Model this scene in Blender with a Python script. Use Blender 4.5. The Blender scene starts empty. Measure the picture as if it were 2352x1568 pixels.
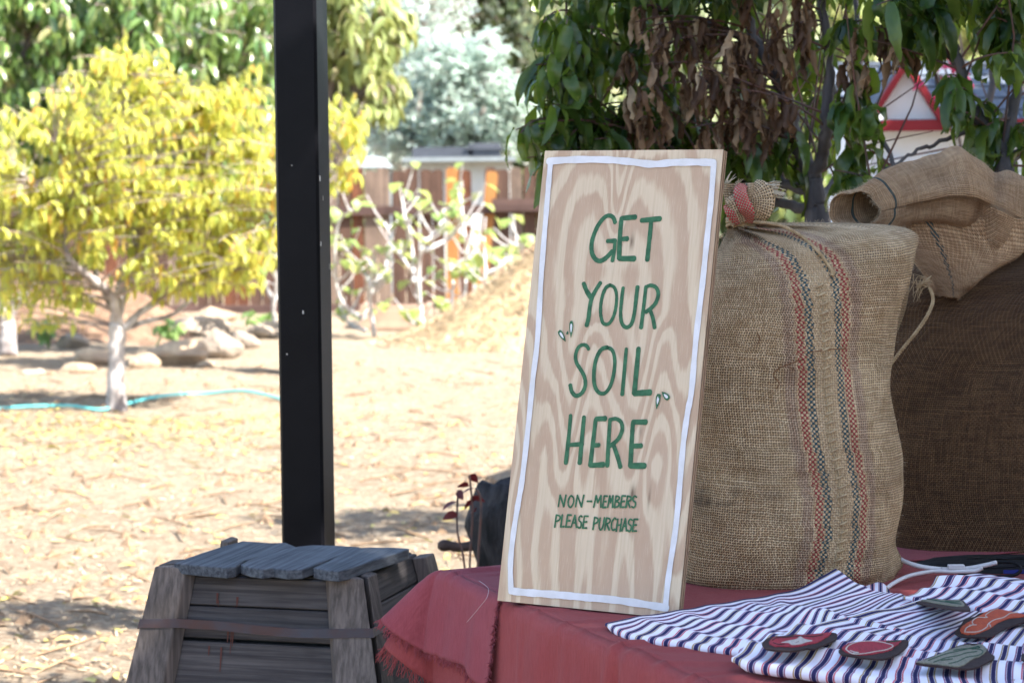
import bpy, math, random
import numpy as np
from mathutils import Vector, Matrix
rnd = random.Random(7)
npr = np.random.default_rng(7)
PI = math.pi
SC = bpy.context.scene
COL = SC.collection

# ------------------------------------------------------------ camera, sky, sun
CAMZ, PITCH, ROLL, LENS, SENS = 1.45, 4.0, -0.55, 50.0, 22.3
cd = bpy.data.cameras.new('camera'); cam = bpy.data.objects.new('camera', cd); COL.objects.link(cam)
cd.lens = LENS; cd.sensor_width = SENS; cd.clip_end = 600; cd.clip_start = 0.05
CAMR = Matrix.Rotation(math.radians(90 - PITCH), 3, 'X') @ Matrix.Rotation(math.radians(ROLL), 3, 'Z')
cam.matrix_world = Matrix.Translation((0, 0, CAMZ)) @ CAMR.to_4x4()
cd.dof.use_dof = True; cd.dof.focus_distance = 3.72; cd.dof.aperture_fstop = 5.0; cd.dof.aperture_blades = 8
SC.camera = cam
SUN_EL, SUN_AZ = 47.0, 118.0        # azimuth of the sun, clockwise from +Y (straight ahead); 118 = right and a little behind
w = bpy.data.worlds.new('World'); SC.world = w; w.use_nodes = True
wn = w.node_tree; bgn = wn.nodes['Background']
sky = wn.nodes.new('ShaderNodeTexSky'); sky.sky_type = 'NISHITA'; sky.sun_disc = False
sky.sun_elevation = math.radians(SUN_EL); sky.sun_rotation = math.radians(SUN_AZ)
sky.dust_density = 1.2
wn.links.new(sky.outputs[0], bgn.inputs[0]); bgn.inputs[1].default_value = 0.125
sl = bpy.data.lights.new('sun', 'SUN'); so = bpy.data.objects.new('sun', sl); COL.objects.link(so)
sl.energy = 5.0; sl.angle = math.radians(0.5); sl.color = (1, 0.96, 0.90)
_a, _e = math.radians(SUN_AZ), math.radians(SUN_EL)
sdir = Vector((math.sin(_a) * math.cos(_e), math.cos(_a) * math.cos(_e), math.sin(_e)))
so.rotation_euler = sdir.to_track_quat('Z', 'Y').to_euler()
so.location = sdir * 20
SC.view_settings.view_transform = 'Standard'; SC.view_settings.look = 'None'
SC.view_settings.exposure = 2.1; SC.view_settings.gamma = 1; SC.view_settings.use_curve_mapping = False
SC.render.engine = 'CYCLES'

# ------------------------------------------------------------ measuring helpers
FQ = LENS / SENS * 2352          # the photograph was measured on a 2352 x 1568 view of it
CO = Vector((0, 0, CAMZ))
def ray(x, y): return CAMR @ Vector(((x - 1176) / FQ, -(y - 784) / FQ, -1))
def W(x, y, D):
    d = ray(x, y); return CO + d * (D / d.y)
def G(x, y, z=0.0):
    d = ray(x, y); return CO + d * ((z - CAMZ) / d.z)
def onplane(x, y, p, n):
    d = ray(x, y); return CO + d * ((p - CO).dot(n) / d.dot(n))
def V(*a): return Vector(a)
def lerp(a, b, t): return a + (b - a) * t
def sst(a, b, x):
    t = min(1, max(0, (x - a) / (b - a))); return t * t * (3 - 2 * t)
def cat(P, t):
    """Catmull-Rom through a list of floats / Vectors, t in 0..1"""
    n = len(P) - 1; x = min(max(t, 0), 1) * n; i = min(int(x), n - 1); f = x - i
    p0 = P[max(i - 1, 0)]; p1 = P[i]; p2 = P[i + 1]; p3 = P[min(i + 2, n)]
    return 0.5 * ((2 * p1) + (p2 - p0) * f + (2 * p0 - 5 * p1 + 4 * p2 - p3) * f * f + (3 * p1 - p0 - 3 * p2 + p3) * f * f * f)
def catn(P, n): return [cat(P, i / (n - 1)) for i in range(n)]
_PH = npr.uniform(0, 6.28, 64)
def wob(x, y, f=1.0, k=0):
    """smooth pseudo noise about -1..1"""
    return (math.sin(x * 1.3 * f + y * 0.7 * f + _PH[k]) + math.sin(-x * 0.8 * f + y * 1.9 * f + _PH[k + 1]) +
            0.6 * math.sin(x * 2.9 * f + y * 1.1 * f + _PH[k + 2]) + 0.5 * math.sin(x * 1.7 * f - y * 3.3 * f + _PH[k + 3])) / 2.6

# ------------------------------------------------------------ object helpers
def tag(o, label=None, cat=None, group=None, kind=None):
    if label: o['label'] = label
    if cat: o['category'] = cat
    if group: o['group'] = group
    if kind: o['kind'] = kind
    return o
def thing(name, label, cat, loc, group=None):
    o = bpy.data.objects.new(name, None); COL.objects.link(o); o.location = Vector(loc)
    o.empty_display_size = 0.05
    return tag(o, label, cat, group)
class MB:
    def __init__(s): s.v = []; s.f = []; s.uv = []; s.at = {}
    def add(s, vs, fs):
        o = len(s.v); s.v.extend([tuple(p) for p in vs]); s.f.extend([tuple(i + o for i in q) for q in fs]); return s
    def box(s, c, sx, sy, sz, ex=None, ey=None, ez=None):
        """box with centre c, full sizes, along axes ex,ey,ez"""
        ex = Vector(ex or (1, 0, 0)); ey = Vector(ey or (0, 1, 0)); ez = Vector(ez or ex.cross(ey)); c = Vector(c)
        vs = [c + ex * (sx / 2 * a) + ey * (sy / 2 * b) + ez * (sz / 2 * d) for a in (-1, 1) for b in (-1, 1) for d in (-1, 1)]
        return s.add(vs, [(0, 1, 3, 2), (4, 6, 7, 5), (0, 4, 5, 1), (2, 3, 7, 6), (0, 2, 6, 4), (1, 5, 7, 3)])
    def hexa(s, lo, up):
        """two quads (4 points each, same order) joined to a solid"""
        return s.add(list(lo) + list(up), [(3, 2, 1, 0), (4, 5, 6, 7), (0, 1, 5, 4), (1, 2, 6, 5), (2, 3, 7, 6), (3, 0, 4, 7)])
    def tube(s, pts, rad, n=6, cap=True):
        pts = [Vector(p) for p in pts]; m = len(pts)
        if not hasattr(rad, '__len__'): rad = [rad] * m
        o = len(s.v); up = Vector((0.13, 0.21, 0.97))
        for i, p in enumerate(pts):
            t = (pts[min(i + 1, m - 1)] - pts[max(i - 1, 0)])
            t = t.normalized() if t.length > 1e-9 else Vector((0, 0, 1))
            a = t.cross(up)
            if a.length < 0.05: a = t.cross(Vector((1, 0, 0)))
            a.normalize(); b = t.cross(a); up = a.cross(t)
            for k in range(n):
                an = 2 * PI * k / n
                s.v.append(tuple(p + (a * math.cos(an) + b * math.sin(an)) * rad[i]))
        for i in range(m - 1):
            for k in range(n):
                s.f.append((o + i * n + k, o + i * n + (k + 1) % n, o + (i + 1) * n + (k + 1) % n, o + (i + 1) * n + k))
        if cap:
            s.f.append(tuple(o + k for k in range(n))[::-1]); s.f.append(tuple(o + (m - 1) * n + k for k in range(n)))
        return s
    def grid(s, P, closed=False):
        """P[i][j] points"""
        o = len(s.v); n = len(P); m = len(P[0])
        for r in P: s.v.extend([tuple(p) for p in r])
        for i in range(n - 1):
            for j in range(m if closed else m - 1):
                k = (j + 1) % m
                s.f.append((o + i * m + j, o + i * m + k, o + (i + 1) * m + k, o + (i + 1) * m + j))
        return s
    def build(s, name, mat, parent=None, loc=None, smooth=False, uv=None, attrs=None, solid=0.0, bevel=0.0):
        me = bpy.data.meshes.new(name)
        base = Vector(loc) if loc is not None else (parent_base(parent) if parent else Vector((0, 0, 0)))
        b = np.array(base)
        vs = np.array(s.v, dtype=np.float64).reshape(-1, 3) - b
        me.from_pydata(vs.tolist(), [], s.f)
        if smooth: me.polygons.foreach_set('use_smooth', [True] * len(me.polygons))
        if uv is not None:
            ul = me.uv_layers.new(name='UVMap')
            li = np.zeros(len(me.loops), dtype=np.int32); me.loops.foreach_get('vertex_index', li)
            ul.data.foreach_set('uv', np.asarray(uv, dtype=np.float32)[li].ravel())
        if attrs:
            for k, a in attrs.items():
                at = me.attributes.new(k, 'FLOAT', 'POINT'); at.data.foreach_set('value', np.asarray(a, dtype=np.float32))
        me.materials.append(mat); me.update()
        o = bpy.data.objects.new(name, me); COL.objects.link(o)
        if parent:
            o.parent = parent; o.location = base - parent_base(parent)
        else: o.location = base
        if solid: md = o.modifiers.new('thickness', 'SOLIDIFY'); md.thickness = solid; md.offset = 0
        if bevel: md = o.modifiers.new('bevel', 'BEVEL'); md.width = bevel; md.segments = 1; md.limit_method = 'ANGLE'
        return o
def parent_base(p):
    b = Vector((0, 0, 0))
    while p is not None: b = b + p.location; p = p.parent
    return b
def copyo(o, parent, loc, rot=None, scale=None):
    c = bpy.data.objects.new(o.name.split('.')[0], o.data); COL.objects.link(c); c.parent = parent
    c.location = loc
    if rot is not None: c.rotation_euler = rot
    if scale is not None: c.scale = scale
    return c

# ------------------------------------------------------------ materials
def newmat(name):
    m = bpy.data.materials.new(name); m.use_nodes = True; nt = m.node_tree; nt.nodes.clear()
    out = nt.nodes.new('ShaderNodeOutputMaterial'); b = nt.nodes.new('ShaderNodeBsdfPrincipled')
    nt.links.new(b.outputs[0], out.inputs[0]); return m, nt, b, out
class NT:
    def __init__(s, nt): s.nt = nt
    def put(s, sock, v):
        if isinstance(v, (int, float)): sock.default_value = v
        elif isinstance(v, tuple): sock.default_value = v if len(v) == 4 or sock.type == 'VECTOR' else (*v, 1)
        else: s.nt.links.new(v, sock)
    def m(s, op, a, b=None, c=None):
        n = s.nt.nodes.new('ShaderNodeMath'); n.operation = op; s.put(n.inputs[0], a)
        if b is not None: s.put(n.inputs[1], b)
        if c is not None: s.put(n.inputs[2], c)
        return n.outputs[0]
    def step(s, lo, hi, x):
        n = s.nt.nodes.new('ShaderNodeMapRange'); n.interpolation_type = 'SMOOTHSTEP'; s.put(n.inputs[0], x); n.inputs[1].default_value = lo; n.inputs[2].default_value = hi
        return n.outputs[0]
    def band(s, x, a, b, soft):
        return s.m('MULTIPLY', s.step(a - soft, a + soft, x), s.m('SUBTRACT', 1.0, s.step(b - soft, b + soft, x)))
    def mix(s, f, a, b, mode='MIX'):
        n = s.nt.nodes.new('ShaderNodeMix'); n.data_type = 'RGBA'; n.blend_type = mode; s.put(n.inputs[0], f); s.put(n.inputs[6], a); s.put(n.inputs[7], b); return n.outputs[2]
    def noise(s, vec, scale, detail=3.0, rough=0.55, dist=0.0):
        n = s.nt.nodes.new('ShaderNodeTexNoise'); n.inputs['Scale'].default_value = scale; n.inputs['Detail'].default_value = detail; n.inputs['Roughness'].default_value = rough; n.inputs['Distortion'].default_value = dist
        if vec is not None: s.nt.links.new(vec, n.inputs['Vector'])
        return n.outputs[0]
    def vor(s, vec, scale, feat='F1'):
        n = s.nt.nodes.new('ShaderNodeTexVoronoi'); n.feature = feat; n.inputs['Scale'].default_value = scale; s.nt.links.new(vec, n.inputs['Vector']); return n
    def coord(s, which='Object', scale=(1, 1, 1), rot=(0, 0, 0)):
        t = s.nt.nodes.new('ShaderNodeTexCoord'); mp = s.nt.nodes.new('ShaderNodeMapping'); mp.inputs['Scale'].default_value = scale; mp.inputs['Rotation'].default_value = rot
        s.nt.links.new(t.outputs[which], mp.inputs[0]); return mp.outputs[0]
    def attr(s, name):
        n = s.nt.nodes.new('ShaderNodeAttribute'); n.attribute_name = name; return n.outputs['Fac']
    def bump(s, h, strength, dist, bsdf):
        n = s.nt.nodes.new('ShaderNodeBump'); n.inputs['Strength'].default_value = strength; n.inputs['Distance'].default_value = dist
        s.put(n.inputs['Height'], h); s.nt.links.new(n.outputs[0], bsdf.inputs['Normal'])
    def comb(s, x, y, z=0.0):
        n = s.nt.nodes.new('ShaderNodeCombineXYZ'); s.put(n.inputs[0], x); s.put(n.inputs[1], y); s.put(n.inputs[2], z); return n.outputs[0]
    def sep(s, v):
        n = s.nt.nodes.new('ShaderNodeSeparateXYZ'); s.nt.links.new(v, n.inputs[0]); return n.outputs
    def rand(s):
        g = s.nt.nodes.new('ShaderNodeNewGeometry'); o = s.nt.nodes.new('ShaderNodeObjectInfo')
        return s.m('FRACT', s.m('ADD', g.outputs['Random Per Island'], o.outputs['Random']))
def simple(name, c, c2=None, scale=8, rough=0.8, stretch=(1, 1, 1), bump=0.0, bscale=40, metal=0.0, vary=0.0, spec=0.3, bdist=0.002, rot=(0, 0, 0)):
    m, nt, b, out = newmat(name); N = NT(nt)
    co = N.coord('Object', stretch, rot)
    col = (*c, 1)
    if c2:
        f = N.step(0.3, 0.7, N.noise(co, scale, 5, 0.6)); col = N.mix(f, (*c, 1), (*c2, 1))
    if vary:
        r = N.rand(); k = N.m('ADD', 1 - vary, N.m('MULTIPLY', r, 2 * vary))
        mm = nt.nodes.new('ShaderNodeVectorMath'); mm.operation = 'SCALE'; N.put(mm.inputs[0], col if not isinstance(col, tuple) else col[:3]); N.put(mm.inputs['Scale'], k); col = mm.outputs[0]
    N.put(b.inputs['Base Color'], col); b.inputs['Roughness'].default_value = rough; b.inputs['Metallic'].default_value = metal
    b.inputs['Specular IOR Level'].default_value = spec
    if bump: N.bump(N.noise(co, bscale, 6, 0.65), bump, bdist, b)
    return m
def leafmat(name, cols, rough=0.45, trans=0.45, tcol=None, spec=0.4, bump=0.0):
    """cols: list of (pos, rgb) picked per leaf"""
    m, nt, b, out = newmat(name); N = NT(nt)
    r = N.rand(); cr = nt.nodes.new('ShaderNodeValToRGB'); cr.color_ramp.interpolation = 'LINEAR'
    el = cr.color_ramp.elements
    while len(el) < len(cols): el.new(0.5)
    for e, (p, c) in zip(el, cols): e.position = p; e.color = (*c, 1)
    nt.links.new(r, cr.inputs[0])
    co = N.coord('Object'); n = N.noise(co, 60, 3)
    col = N.mix(N.m('MULTIPLY', n, 0.5), cr.outputs[0], (*[x * 0.55 for x in cols[0][1]], 1))
    N.put(b.inputs['Base Color'], col); b.inputs['Roughness'].default_value = rough; b.inputs['Specular IOR Level'].default_value = spec
    if bump: N.bump(n, bump, 0.004, b)
    t = nt.nodes.new('ShaderNodeBsdfTranslucent'); tint = N.mix(0.6, col, (*(tcol or (0.5, 0.6, 0.1)), 1))
    nt.links.new(tint, t.inputs[0]); ms = nt.nodes.new('ShaderNodeMixShader'); ms.inputs[0].default_value = trans
    nt.links.new(b.outputs[0], ms.inputs[1]); nt.links.new(t.outputs[0], ms.inputs[2]); nt.links.new(ms.outputs[0], out.inputs[0])
    return m
def woodmat(name, c, c2, axis=0, rough=0.85, bump=0.6, scale=1.0, vary=0.12, yaw=0.0):
    """grain runs along object axis; works from generated object coords with strong stretch"""
    m, nt, b, out = newmat(name); N = NT(nt)
    st = [75 * scale] * 3; st[axis] = 2.2 * scale
    oi = nt.nodes.new('ShaderNodeObjectInfo')
    vr_ = nt.nodes.new('ShaderNodeVectorRotate'); vr_.rotation_type = 'Z_AXIS'; vr_.inputs['Angle'].default_value = -yaw
    nt.links.new(N.coord('Object'), vr_.inputs['Vector']); mp = nt.nodes.new('ShaderNodeMapping'); mp.inputs['Scale'].default_value = tuple(st); nt.links.new(vr_.outputs[0], mp.inputs[0]); co = mp.outputs[0]; off = nt.nodes.new('ShaderNodeVectorMath'); off.operation = 'ADD'; nt.links.new(co, off.inputs[0]); nt.links.new(N.comb(N.m('MULTIPLY', oi.outputs['Random'], 50.0), oi.outputs['Random'], oi.outputs['Random']), off.inputs[1])
    g = N.noise(off.outputs[0], 1.0, 6, 0.62, 0.25); g2 = N.noise(N.coord('Object'), 6, 3)
    col = N.mix(N.step(0.32, 0.68, g), (*c, 1), (*c2, 1)); col = N.mix(N.m('MULTIPLY', N.step(0.45, 0.75, g2), 0.5), col, (*[x * 0.45 for x in c2], 1))
    k = N.m('ADD', 1 - vary, N.m('MULTIPLY', oi.outputs['Random'], 2 * vary))
    mm = nt.nodes.new('ShaderNodeVectorMath'); mm.operation = 'SCALE'; nt.links.new(col, mm.inputs[0]); N.put(mm.inputs['Scale'], k)
    nt.links.new(mm.outputs[0], b.inputs['Base Color']); b.inputs['Roughness'].default_value = rough; b.inputs['Specular IOR Level'].default_value = 0.25
    N.bump(g, bump, 0.003, b); return m
def weavemat(name, c_lo, c_hi, p=0.004, gap=0.42, gapc=(0.03, 0.016, 0.008), bands=False, stain=None, line=None):
    m, nt, b, out = newmat(name); N = NT(nt)
    uvn = nt.nodes.new('ShaderNodeUVMap'); s = N.sep(uvn.outputs[0])
    low = N.noise(uvn.outputs[0], 14, 3)
    u = N.m('ADD', N.m('MULTIPLY', s[0], 1 / p), N.m('MULTIPLY', low, 1.6)); v = N.m('ADD', N.m('MULTIPLY', s[1], 1 / p), N.m('MULTIPLY', low, 2.2))
    fu = N.m('FRACT', u); fv = N.m('FRACT', v); U = N.m('FLOOR', u); Vv = N.m('FLOOR', v)
    tu = N.m('SUBTRACT', 1.0, N.m('ABSOLUTE', N.m('SUBTRACT', N.m('MULTIPLY', fu, 2.0), 1.0)))
    tv = N.m('SUBTRACT', 1.0, N.m('ABSOLUTE', N.m('SUBTRACT', N.m('MULTIPLY', fv, 2.0), 1.0)))
    par = N.m('MODULO', N.m('ABSOLUTE', N.m('ADD', U, Vv)), 2.0)
    mx = N.m('MAXIMUM', tu, tv)
    rowv = N.noise(N.comb(N.m('MULTIPLY', s[0], 22.0), N.m('MULTIPLY', Vv, 0.9)), 1.0, 2, 0.5)
    colv = N.noise(N.comb(N.m('MULTIPLY', U, 0.9), N.m('MULTIPLY', s[1], 22.0)), 1.0, 2, 0.5)
    loose = N.noise(uvn.outputs[0], 9, 2)
    thr = N.m('ADD', gap - 0.30, N.m('MULTIPLY', loose, 0.60))
    hole = N.m('SUBTRACT', 1.0, N.step(-0.12, 0.12, N.m('SUBTRACT', mx, thr)))
    base = N.mix(N.step(0.36, 0.64, N.m('MULTIPLY', N.m('ADD', rowv, colv), 0.5)), (*c_lo, 1), (*c_hi, 1))
    big = N.noise(uvn.outputs[0], 5, 4)
    base = N.mix(N.m('MULTIPLY', N.step(0.45, 0.85, big), 0.38), base, (*[c_lo[0] * 0.75, c_lo[1] * 0.62, c_lo[2] * 0.68], 1))
    if stain is not None:
        base = N.mix(N.m('MULTIPLY', N.attr('stain'), 0.85), base, (*stain, 1))
    if bands:
        ab = N.m('ABSOLUTE', N.attr('band')); fray = N.m('ADD', ab, N.m('MULTIPLY', N.m('SUBTRACT', rowv, 0.5), 0.004))
        red = N.m('MULTIPLY', N.band(fray, 0.0345, 0.048, 0.001), N.step(0.4, 0.6, par)); teal = N.m('MULTIPLY', N.band(fray, 0.0195, 0.0325, 0.001), N.step(0.4, 0.6, par))
        lil = N.m('MULTIPLY', N.band(fray, 0.052, 0.070, 0.004), 0.28)
        mid = N.m('SUBTRACT', 1.0, N.step(0.016, 0.018, fray))
        hole = N.m('MULTIPLY', hole, N.m('SUBTRACT', 1.0, N.m('MULTIPLY', N.m('SUBTRACT', 1.0, N.step(0.048, 0.056, fray)), 0.5)))
        base = N.mix(lil, base, (0.24, 0.11, 0.16, 1)); base = N.mix(N.m('MULTIPLY', mid, .6), base, (0.66, 0.48, 0.29, 1))
        base = N.mix(N.m('MULTIPLY', red, 0.88), base, (0.36, 0.014, 0.035, 1)); base = N.mix(N.m('MULTIPLY', teal, 0.95), base, (0.018, 0.09, 0.115, 1))
    if line is not None:
        l = N.attr('line'); dash = N.m('GREATER_THAN', N.m('FRACT', N.m('MULTIPLY', u, 0.5)), 0.35)
        base = N.mix(N.m('MULTIPLY', N.step(0.5, 0.8, l), N.m('MULTIPLY', dash, 0.9)), base, (*line, 1))
    col = N.mix(N.m('MULTIPLY', hole, 0.84), base, (*gapc, 1))
    nt.links.new(col, b.inputs['Base Color']); b.inputs['Roughness'].default_value = 0.9; b.inputs['Specular IOR Level'].default_value = 0.15
    b.inputs['Sheen Weight'].default_value = 0.04; b.inputs['Sheen Roughness'].default_value = 0.5
    h = N.m('ADD', N.m('MULTIPLY', par, tv), N.m('MULTIPLY', N.m('SUBTRACT', 1.0, par), tu)); h = N.m('MULTIPLY', h, N.m('SUBTRACT', 1.0, hole))
    N.bump(h, 1.0, 0.0024, b)
    return m

# ------------------------------------------------------------ foliage tools
def leaf_tpl(L, Wd, seg=4, droop=0.8, fold=0.35, wave=0.0, twist=0.0, cols=3, seed=0, crumple=0.0, tip=0.8):
    rg = random.Random(seed); vs = []; x = z = 0.0; a = -0.25 * droop
    for i in range(seg + 1):
        s = i / seg
        wd = Wd * 0.5 * (math.sin(PI * min(1, s ** tip)) ** 0.8 if 0 < s < 1 else 0.03)
        tw = twist * s
        for j in range(cols):
            q = -1 + 2 * j / (cols - 1)
            yy = q * wd; zz = abs(q) * wd * fold + wave * Wd * math.sin(i * 2.6 + q * 2 + seed) * abs(q) + rg.uniform(-1, 1) * crumple * Wd
            yr = yy * math.cos(tw) - zz * math.sin(tw); zr = yy * math.sin(tw) + zz * math.cos(tw)
            vs.append((x + zr * math.sin(a), yr, z + zr * math.cos(a)))
        a += droop * (0.6 + 0.8 * s) / seg
        x += math.cos(a) * L / seg; z -= math.sin(a) * L / seg
    fs = [(i * cols + j, i * cols + j + 1, (i + 1) * cols + j + 1, (i + 1) * cols + j) for i in range(seg) for j in range(cols - 1)]
    return np.array(vs), fs
def rot_euler(r, p, y):
    return (Matrix.Rotation(y, 3, 'Z') @ Matrix.Rotation(p, 3, 'Y') @ Matrix.Rotation(r, 3, 'X'))
def foliage(parent, tpls, mat, items, nparts=300, stuffname='foliage', leafname='leaf', inframe=True, label=None):
    """items: list of (pos Vector, roll, pitch, yaw, scale). The ones that show largest become leaf parts, the rest one stuff part."""
    base = parent_base(parent)
    def key(it):
        p = it[0]; q = CAMR.transposed() @ (p - CO); d = -q.z
        x = 1176 + FQ * q.x / d; y = 784 - FQ * q.y / d
        vis = (-20 < x < 2372 and -20 < y < 1588)
        return (0 if vis else 1, d / it[4])
    items = sorted(items, key=key)
    meshes = []
    for k, (vs, fs) in enumerate(tpls):
        me = bpy.data.meshes.new(leafname); me.from_pydata(vs.tolist(), [], fs); me.polygons.foreach_set('use_smooth', [True] * len(fs)); me.materials.append(mat); meshes.append(me)
    for i, (p, r, pt, yw, sc) in enumerate(items[:nparts]):
        o = bpy.data.objects.new(leafname, meshes[i % len(meshes)]); COL.objects.link(o); o.parent = parent
        o.location = p - base; o.rotation_euler = rot_euler(r, pt, yw).to_euler(); o.scale = (sc, sc, sc)
    rest = items[nparts:]
    if rest:
        VV = []; FF = []; off = 0
        for i, (p, r, pt, yw, sc) in enumerate(rest):
            vs, fs = tpls[i % len(tpls)]
            M = np.array(rot_euler(r, pt, yw)) * sc
            VV.append(vs @ M.T + np.array(p - base)); FF.append(np.array(fs) + off); off += len(vs)
        VV = np.concatenate(VV); FF = np.concatenate(FF)
        me = bpy.data.meshes.new(stuffname); me.vertices.add(len(VV)); me.vertices.foreach_set('co', VV.astype(np.float32).ravel())
        nq = len(FF); me.loops.add(nq * 4); me.loops.foreach_set('vertex_index', FF.astype(np.int32).ravel())
        me.polygons.add(nq); me.polygons.foreach_set('loop_start', np.arange(nq, dtype=np.int32) * 4)
        me.polygons.foreach_set('use_smooth', np.ones(nq, dtype=bool)); me.update(calc_edges=True); me.materials.append(mat)
        o = bpy.data.objects.new(stuffname, me); COL.objects.link(o); o.parent = parent; o['kind'] = 'stuff'
        return o
def twigs(limbpts, lobes, n, seed=1, sag=0.1):
    """twigs from the nearest limb point out to points inside the crown's lobes (centre, radii)"""
    rg = random.Random(seed); out = []
    vols = [l[1].x * l[1].y * l[1].z * (l[2] if len(l) > 2 else 1) for l in lobes]
    for _ in range(n):
        l = rg.choices(lobes, vols)[0]
        while True:
            u = Vector([rg.uniform(-1, 1) for _ in range(3)])
            if u.length < 1: break
        u = u.normalized() * (u.length ** 0.6)
        e = l[0] + Vector((u.x * l[1].x, u.y * l[1].y, u.z * l[1].z))
        b = min(limbpts, key=lambda q: (q[0] - e).length + max(0, q[0].z - e.z) * 1.5 + rg.uniform(0, .3))
        s = b[0]; mid = (s + e) / 2 + Vector((rg.uniform(-1, 1), rg.uniform(-1, 1), rg.uniform(0.2, 1))) * (e - s).length * 0.18
        pts = [s * (1 - t) ** 2 + mid * 2 * t * (1 - t) + e * t * t for t in (0, .2, .4, .6, .8, 1)]
        out.append((pts, min(b[1] * 0.6, 0.004 + 0.006 * (e - s).length)))
    return out
def limbsample(polys):
    P = []
    for pts, r0, r1 in polys:
        cp = catn(pts, len(pts) * 5)
        for i, p in enumerate(cp): P.append((p, lerp(r0, r1, i / (len(cp) - 1))))
    return P
def tree(name, label, catg, base, limbs, lobes, ntw, per, tpls, lmat, bmat, tmat=None, nparts=300, seed=1, pitch=(0.6, 1.3), group=None, trunk=None, tw_r=1.0, sc=(0.75, 1.2), limbparts=True, extra=None, span=0.35):
    rg = random.Random(seed + 100)
    t = thing(name, label, catg, base, group)
    if trunk:
        mb = MB(); cp = catn(trunk[0], len(trunk[0]) * 5)
        mb.tube([p + Vector((rg.uniform(-1, 1), rg.uniform(-1, 1), 0)) * trunk[1] * 0.08 for p in cp], [cat(trunk[3], i / (len(cp) - 1)) if len(trunk) > 3 else lerp(trunk[1], trunk[2], i / (len(cp) - 1)) for i in range(len(cp))], 10)
        mb.build('trunk', tmat or bmat, t, smooth=True)
    for pts, r0, r1 in limbs:
        mb = MB(); cp = catn(pts, len(pts) * 5)
        mb.tube([p + Vector((rg.uniform(-1, 1), rg.uniform(-1, 1), rg.uniform(-1, 1))) * lerp(r0, r1, .5) * 0.25 for p in cp], [lerp(r0, r1, i / (len(cp) - 1)) * rg.uniform(.9, 1.12) for i in range(len(cp))], 7)
        mb.build('limb', tmat or bmat, t, smooth=True)
    items = list(extra or [])
    if ntw:
        tw = twigs(limbsample(limbs), lobes, ntw, seed); mb = MB()
        for pts, r in tw:
            mb.tube(pts, [max(r * tw_r * (1 - .75 * k / 5), 0.0012) for k in range(6)], 4, cap=False)
            for _ in range(per):
                s = rg.uniform(span, 1.0) ** 0.8; p = cat(pts, s) + Vector([rg.uniform(-1, 1) for _ in range(3)]) * 0.012
                items.append((p, rg.uniform(-.6, .6), rg.uniform(*pitch), rg.uniform(0, 2 * PI), rg.uniform(*sc)))
        o = mb.build('twigs', bmat, t); o['kind'] = 'stuff'
    if tpls: foliage(t, tpls, lmat, items, nparts)
    return t

# ------------------------------------------------------------ ground
m_ground, nt, b, out = newmat('straw mulch'); N = NT(nt)
co = N.coord('Object'); big = N.noise(co, 0.9, 5, 0.6); fine = N.noise(N.coord('Object', (60, 140, 60), (0, 0, .5)), 1, 6, 0.8, 1.0); mid = N.noise(N.coord('Object', (9, 16, 9)), 1, 5, 0.65)
vr = N.vor(N.coord('Object', (45, 90, 45), (0, 0, 0.7)), 1.0)
c1 = N.mix(N.step(0.35, 0.65, fine), (0.22, 0.150, 0.10, 1), (0.54, 0.43, 0.305, 1))
c1 = N.mix(N.m('MULTIPLY', N.step(0.45, 0.7, mid), 0.7), c1, (0.22, 0.14, 0.085, 1))
c1 = N.mix(N.m('MULTIPLY', N.step(0.5, 0.75, big), .6), c1, (0.50, 0.395, 0.275, 1))
c1 = N.mix(N.m('MULTIPLY', N.step(0.7, 0.9, N.sep(vr.outputs['Color'])[0]), 0.7), c1, (0.62, 0.52, 0.38, 1))
nt.links.new(c1, b.inputs['Base Color']); b.inputs['Roughness'].default_value = 0.95; b.inputs['Specular IOR Level'].default_value = 0.1
N.bump(N.m('ADD', fine, mid), 1.0, 0.03, b)
def gz(x, y):
    d = sst(4.5, 7, y)
    return (0.030 * wob(x * 1.3, y * 1.3, 1, 0) + 0.014 * wob(x * 5, y * 5, 1, 4)) * d
nx, ny = 150, 200
xs = np.concatenate([np.linspace(-150, -9, 15), np.linspace(-8.5, 9, nx), np.linspace(9.5, 150, 15)])
ys = np.concatenate([np.linspace(-60, 3.5, 10), np.linspace(4, 26, ny), np.linspace(27, 300, 20)])
MB().grid([[V(x, y, gz(x, y)) for x in xs] for y in ys]).build('ground', m_ground, None, (0, 0, 0), smooth=True)['kind'] = 'structure'

# chips, straw and twigs lying on the mulch
m_chip = simple('wood chips', (0.55, 0.43, 0.29), (0.26, 0.17, 0.10), 30, vary=0.35, rough=0.9)
mb = MB()
for i in range(9000):
    y = 6 + 13 * rnd.random() ** 1.5; x = rnd.uniform(-.30, .12) * y * (1 if rnd.random() < .8 else 1.3)
    a = rnd.uniform(0, PI); L = rnd.uniform(.008, .038); wd = rnd.uniform(.003, .009); tl = rnd.uniform(-.35, .35)
    e = V(math.cos(a), math.sin(a), tl).normalized(); p = V(x, y, gz(x, y) + .008)
    mb.box(p, L, wd, .003, e, V(0, 0, 1).cross(e).normalized() + V(0, 0, rnd.uniform(-.3, .3)))
tag(mb.build('wood_chips', m_chip), 'pale wood chips and straw scattered over the sunny ground', 'wood chips', kind='stuff')

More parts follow.
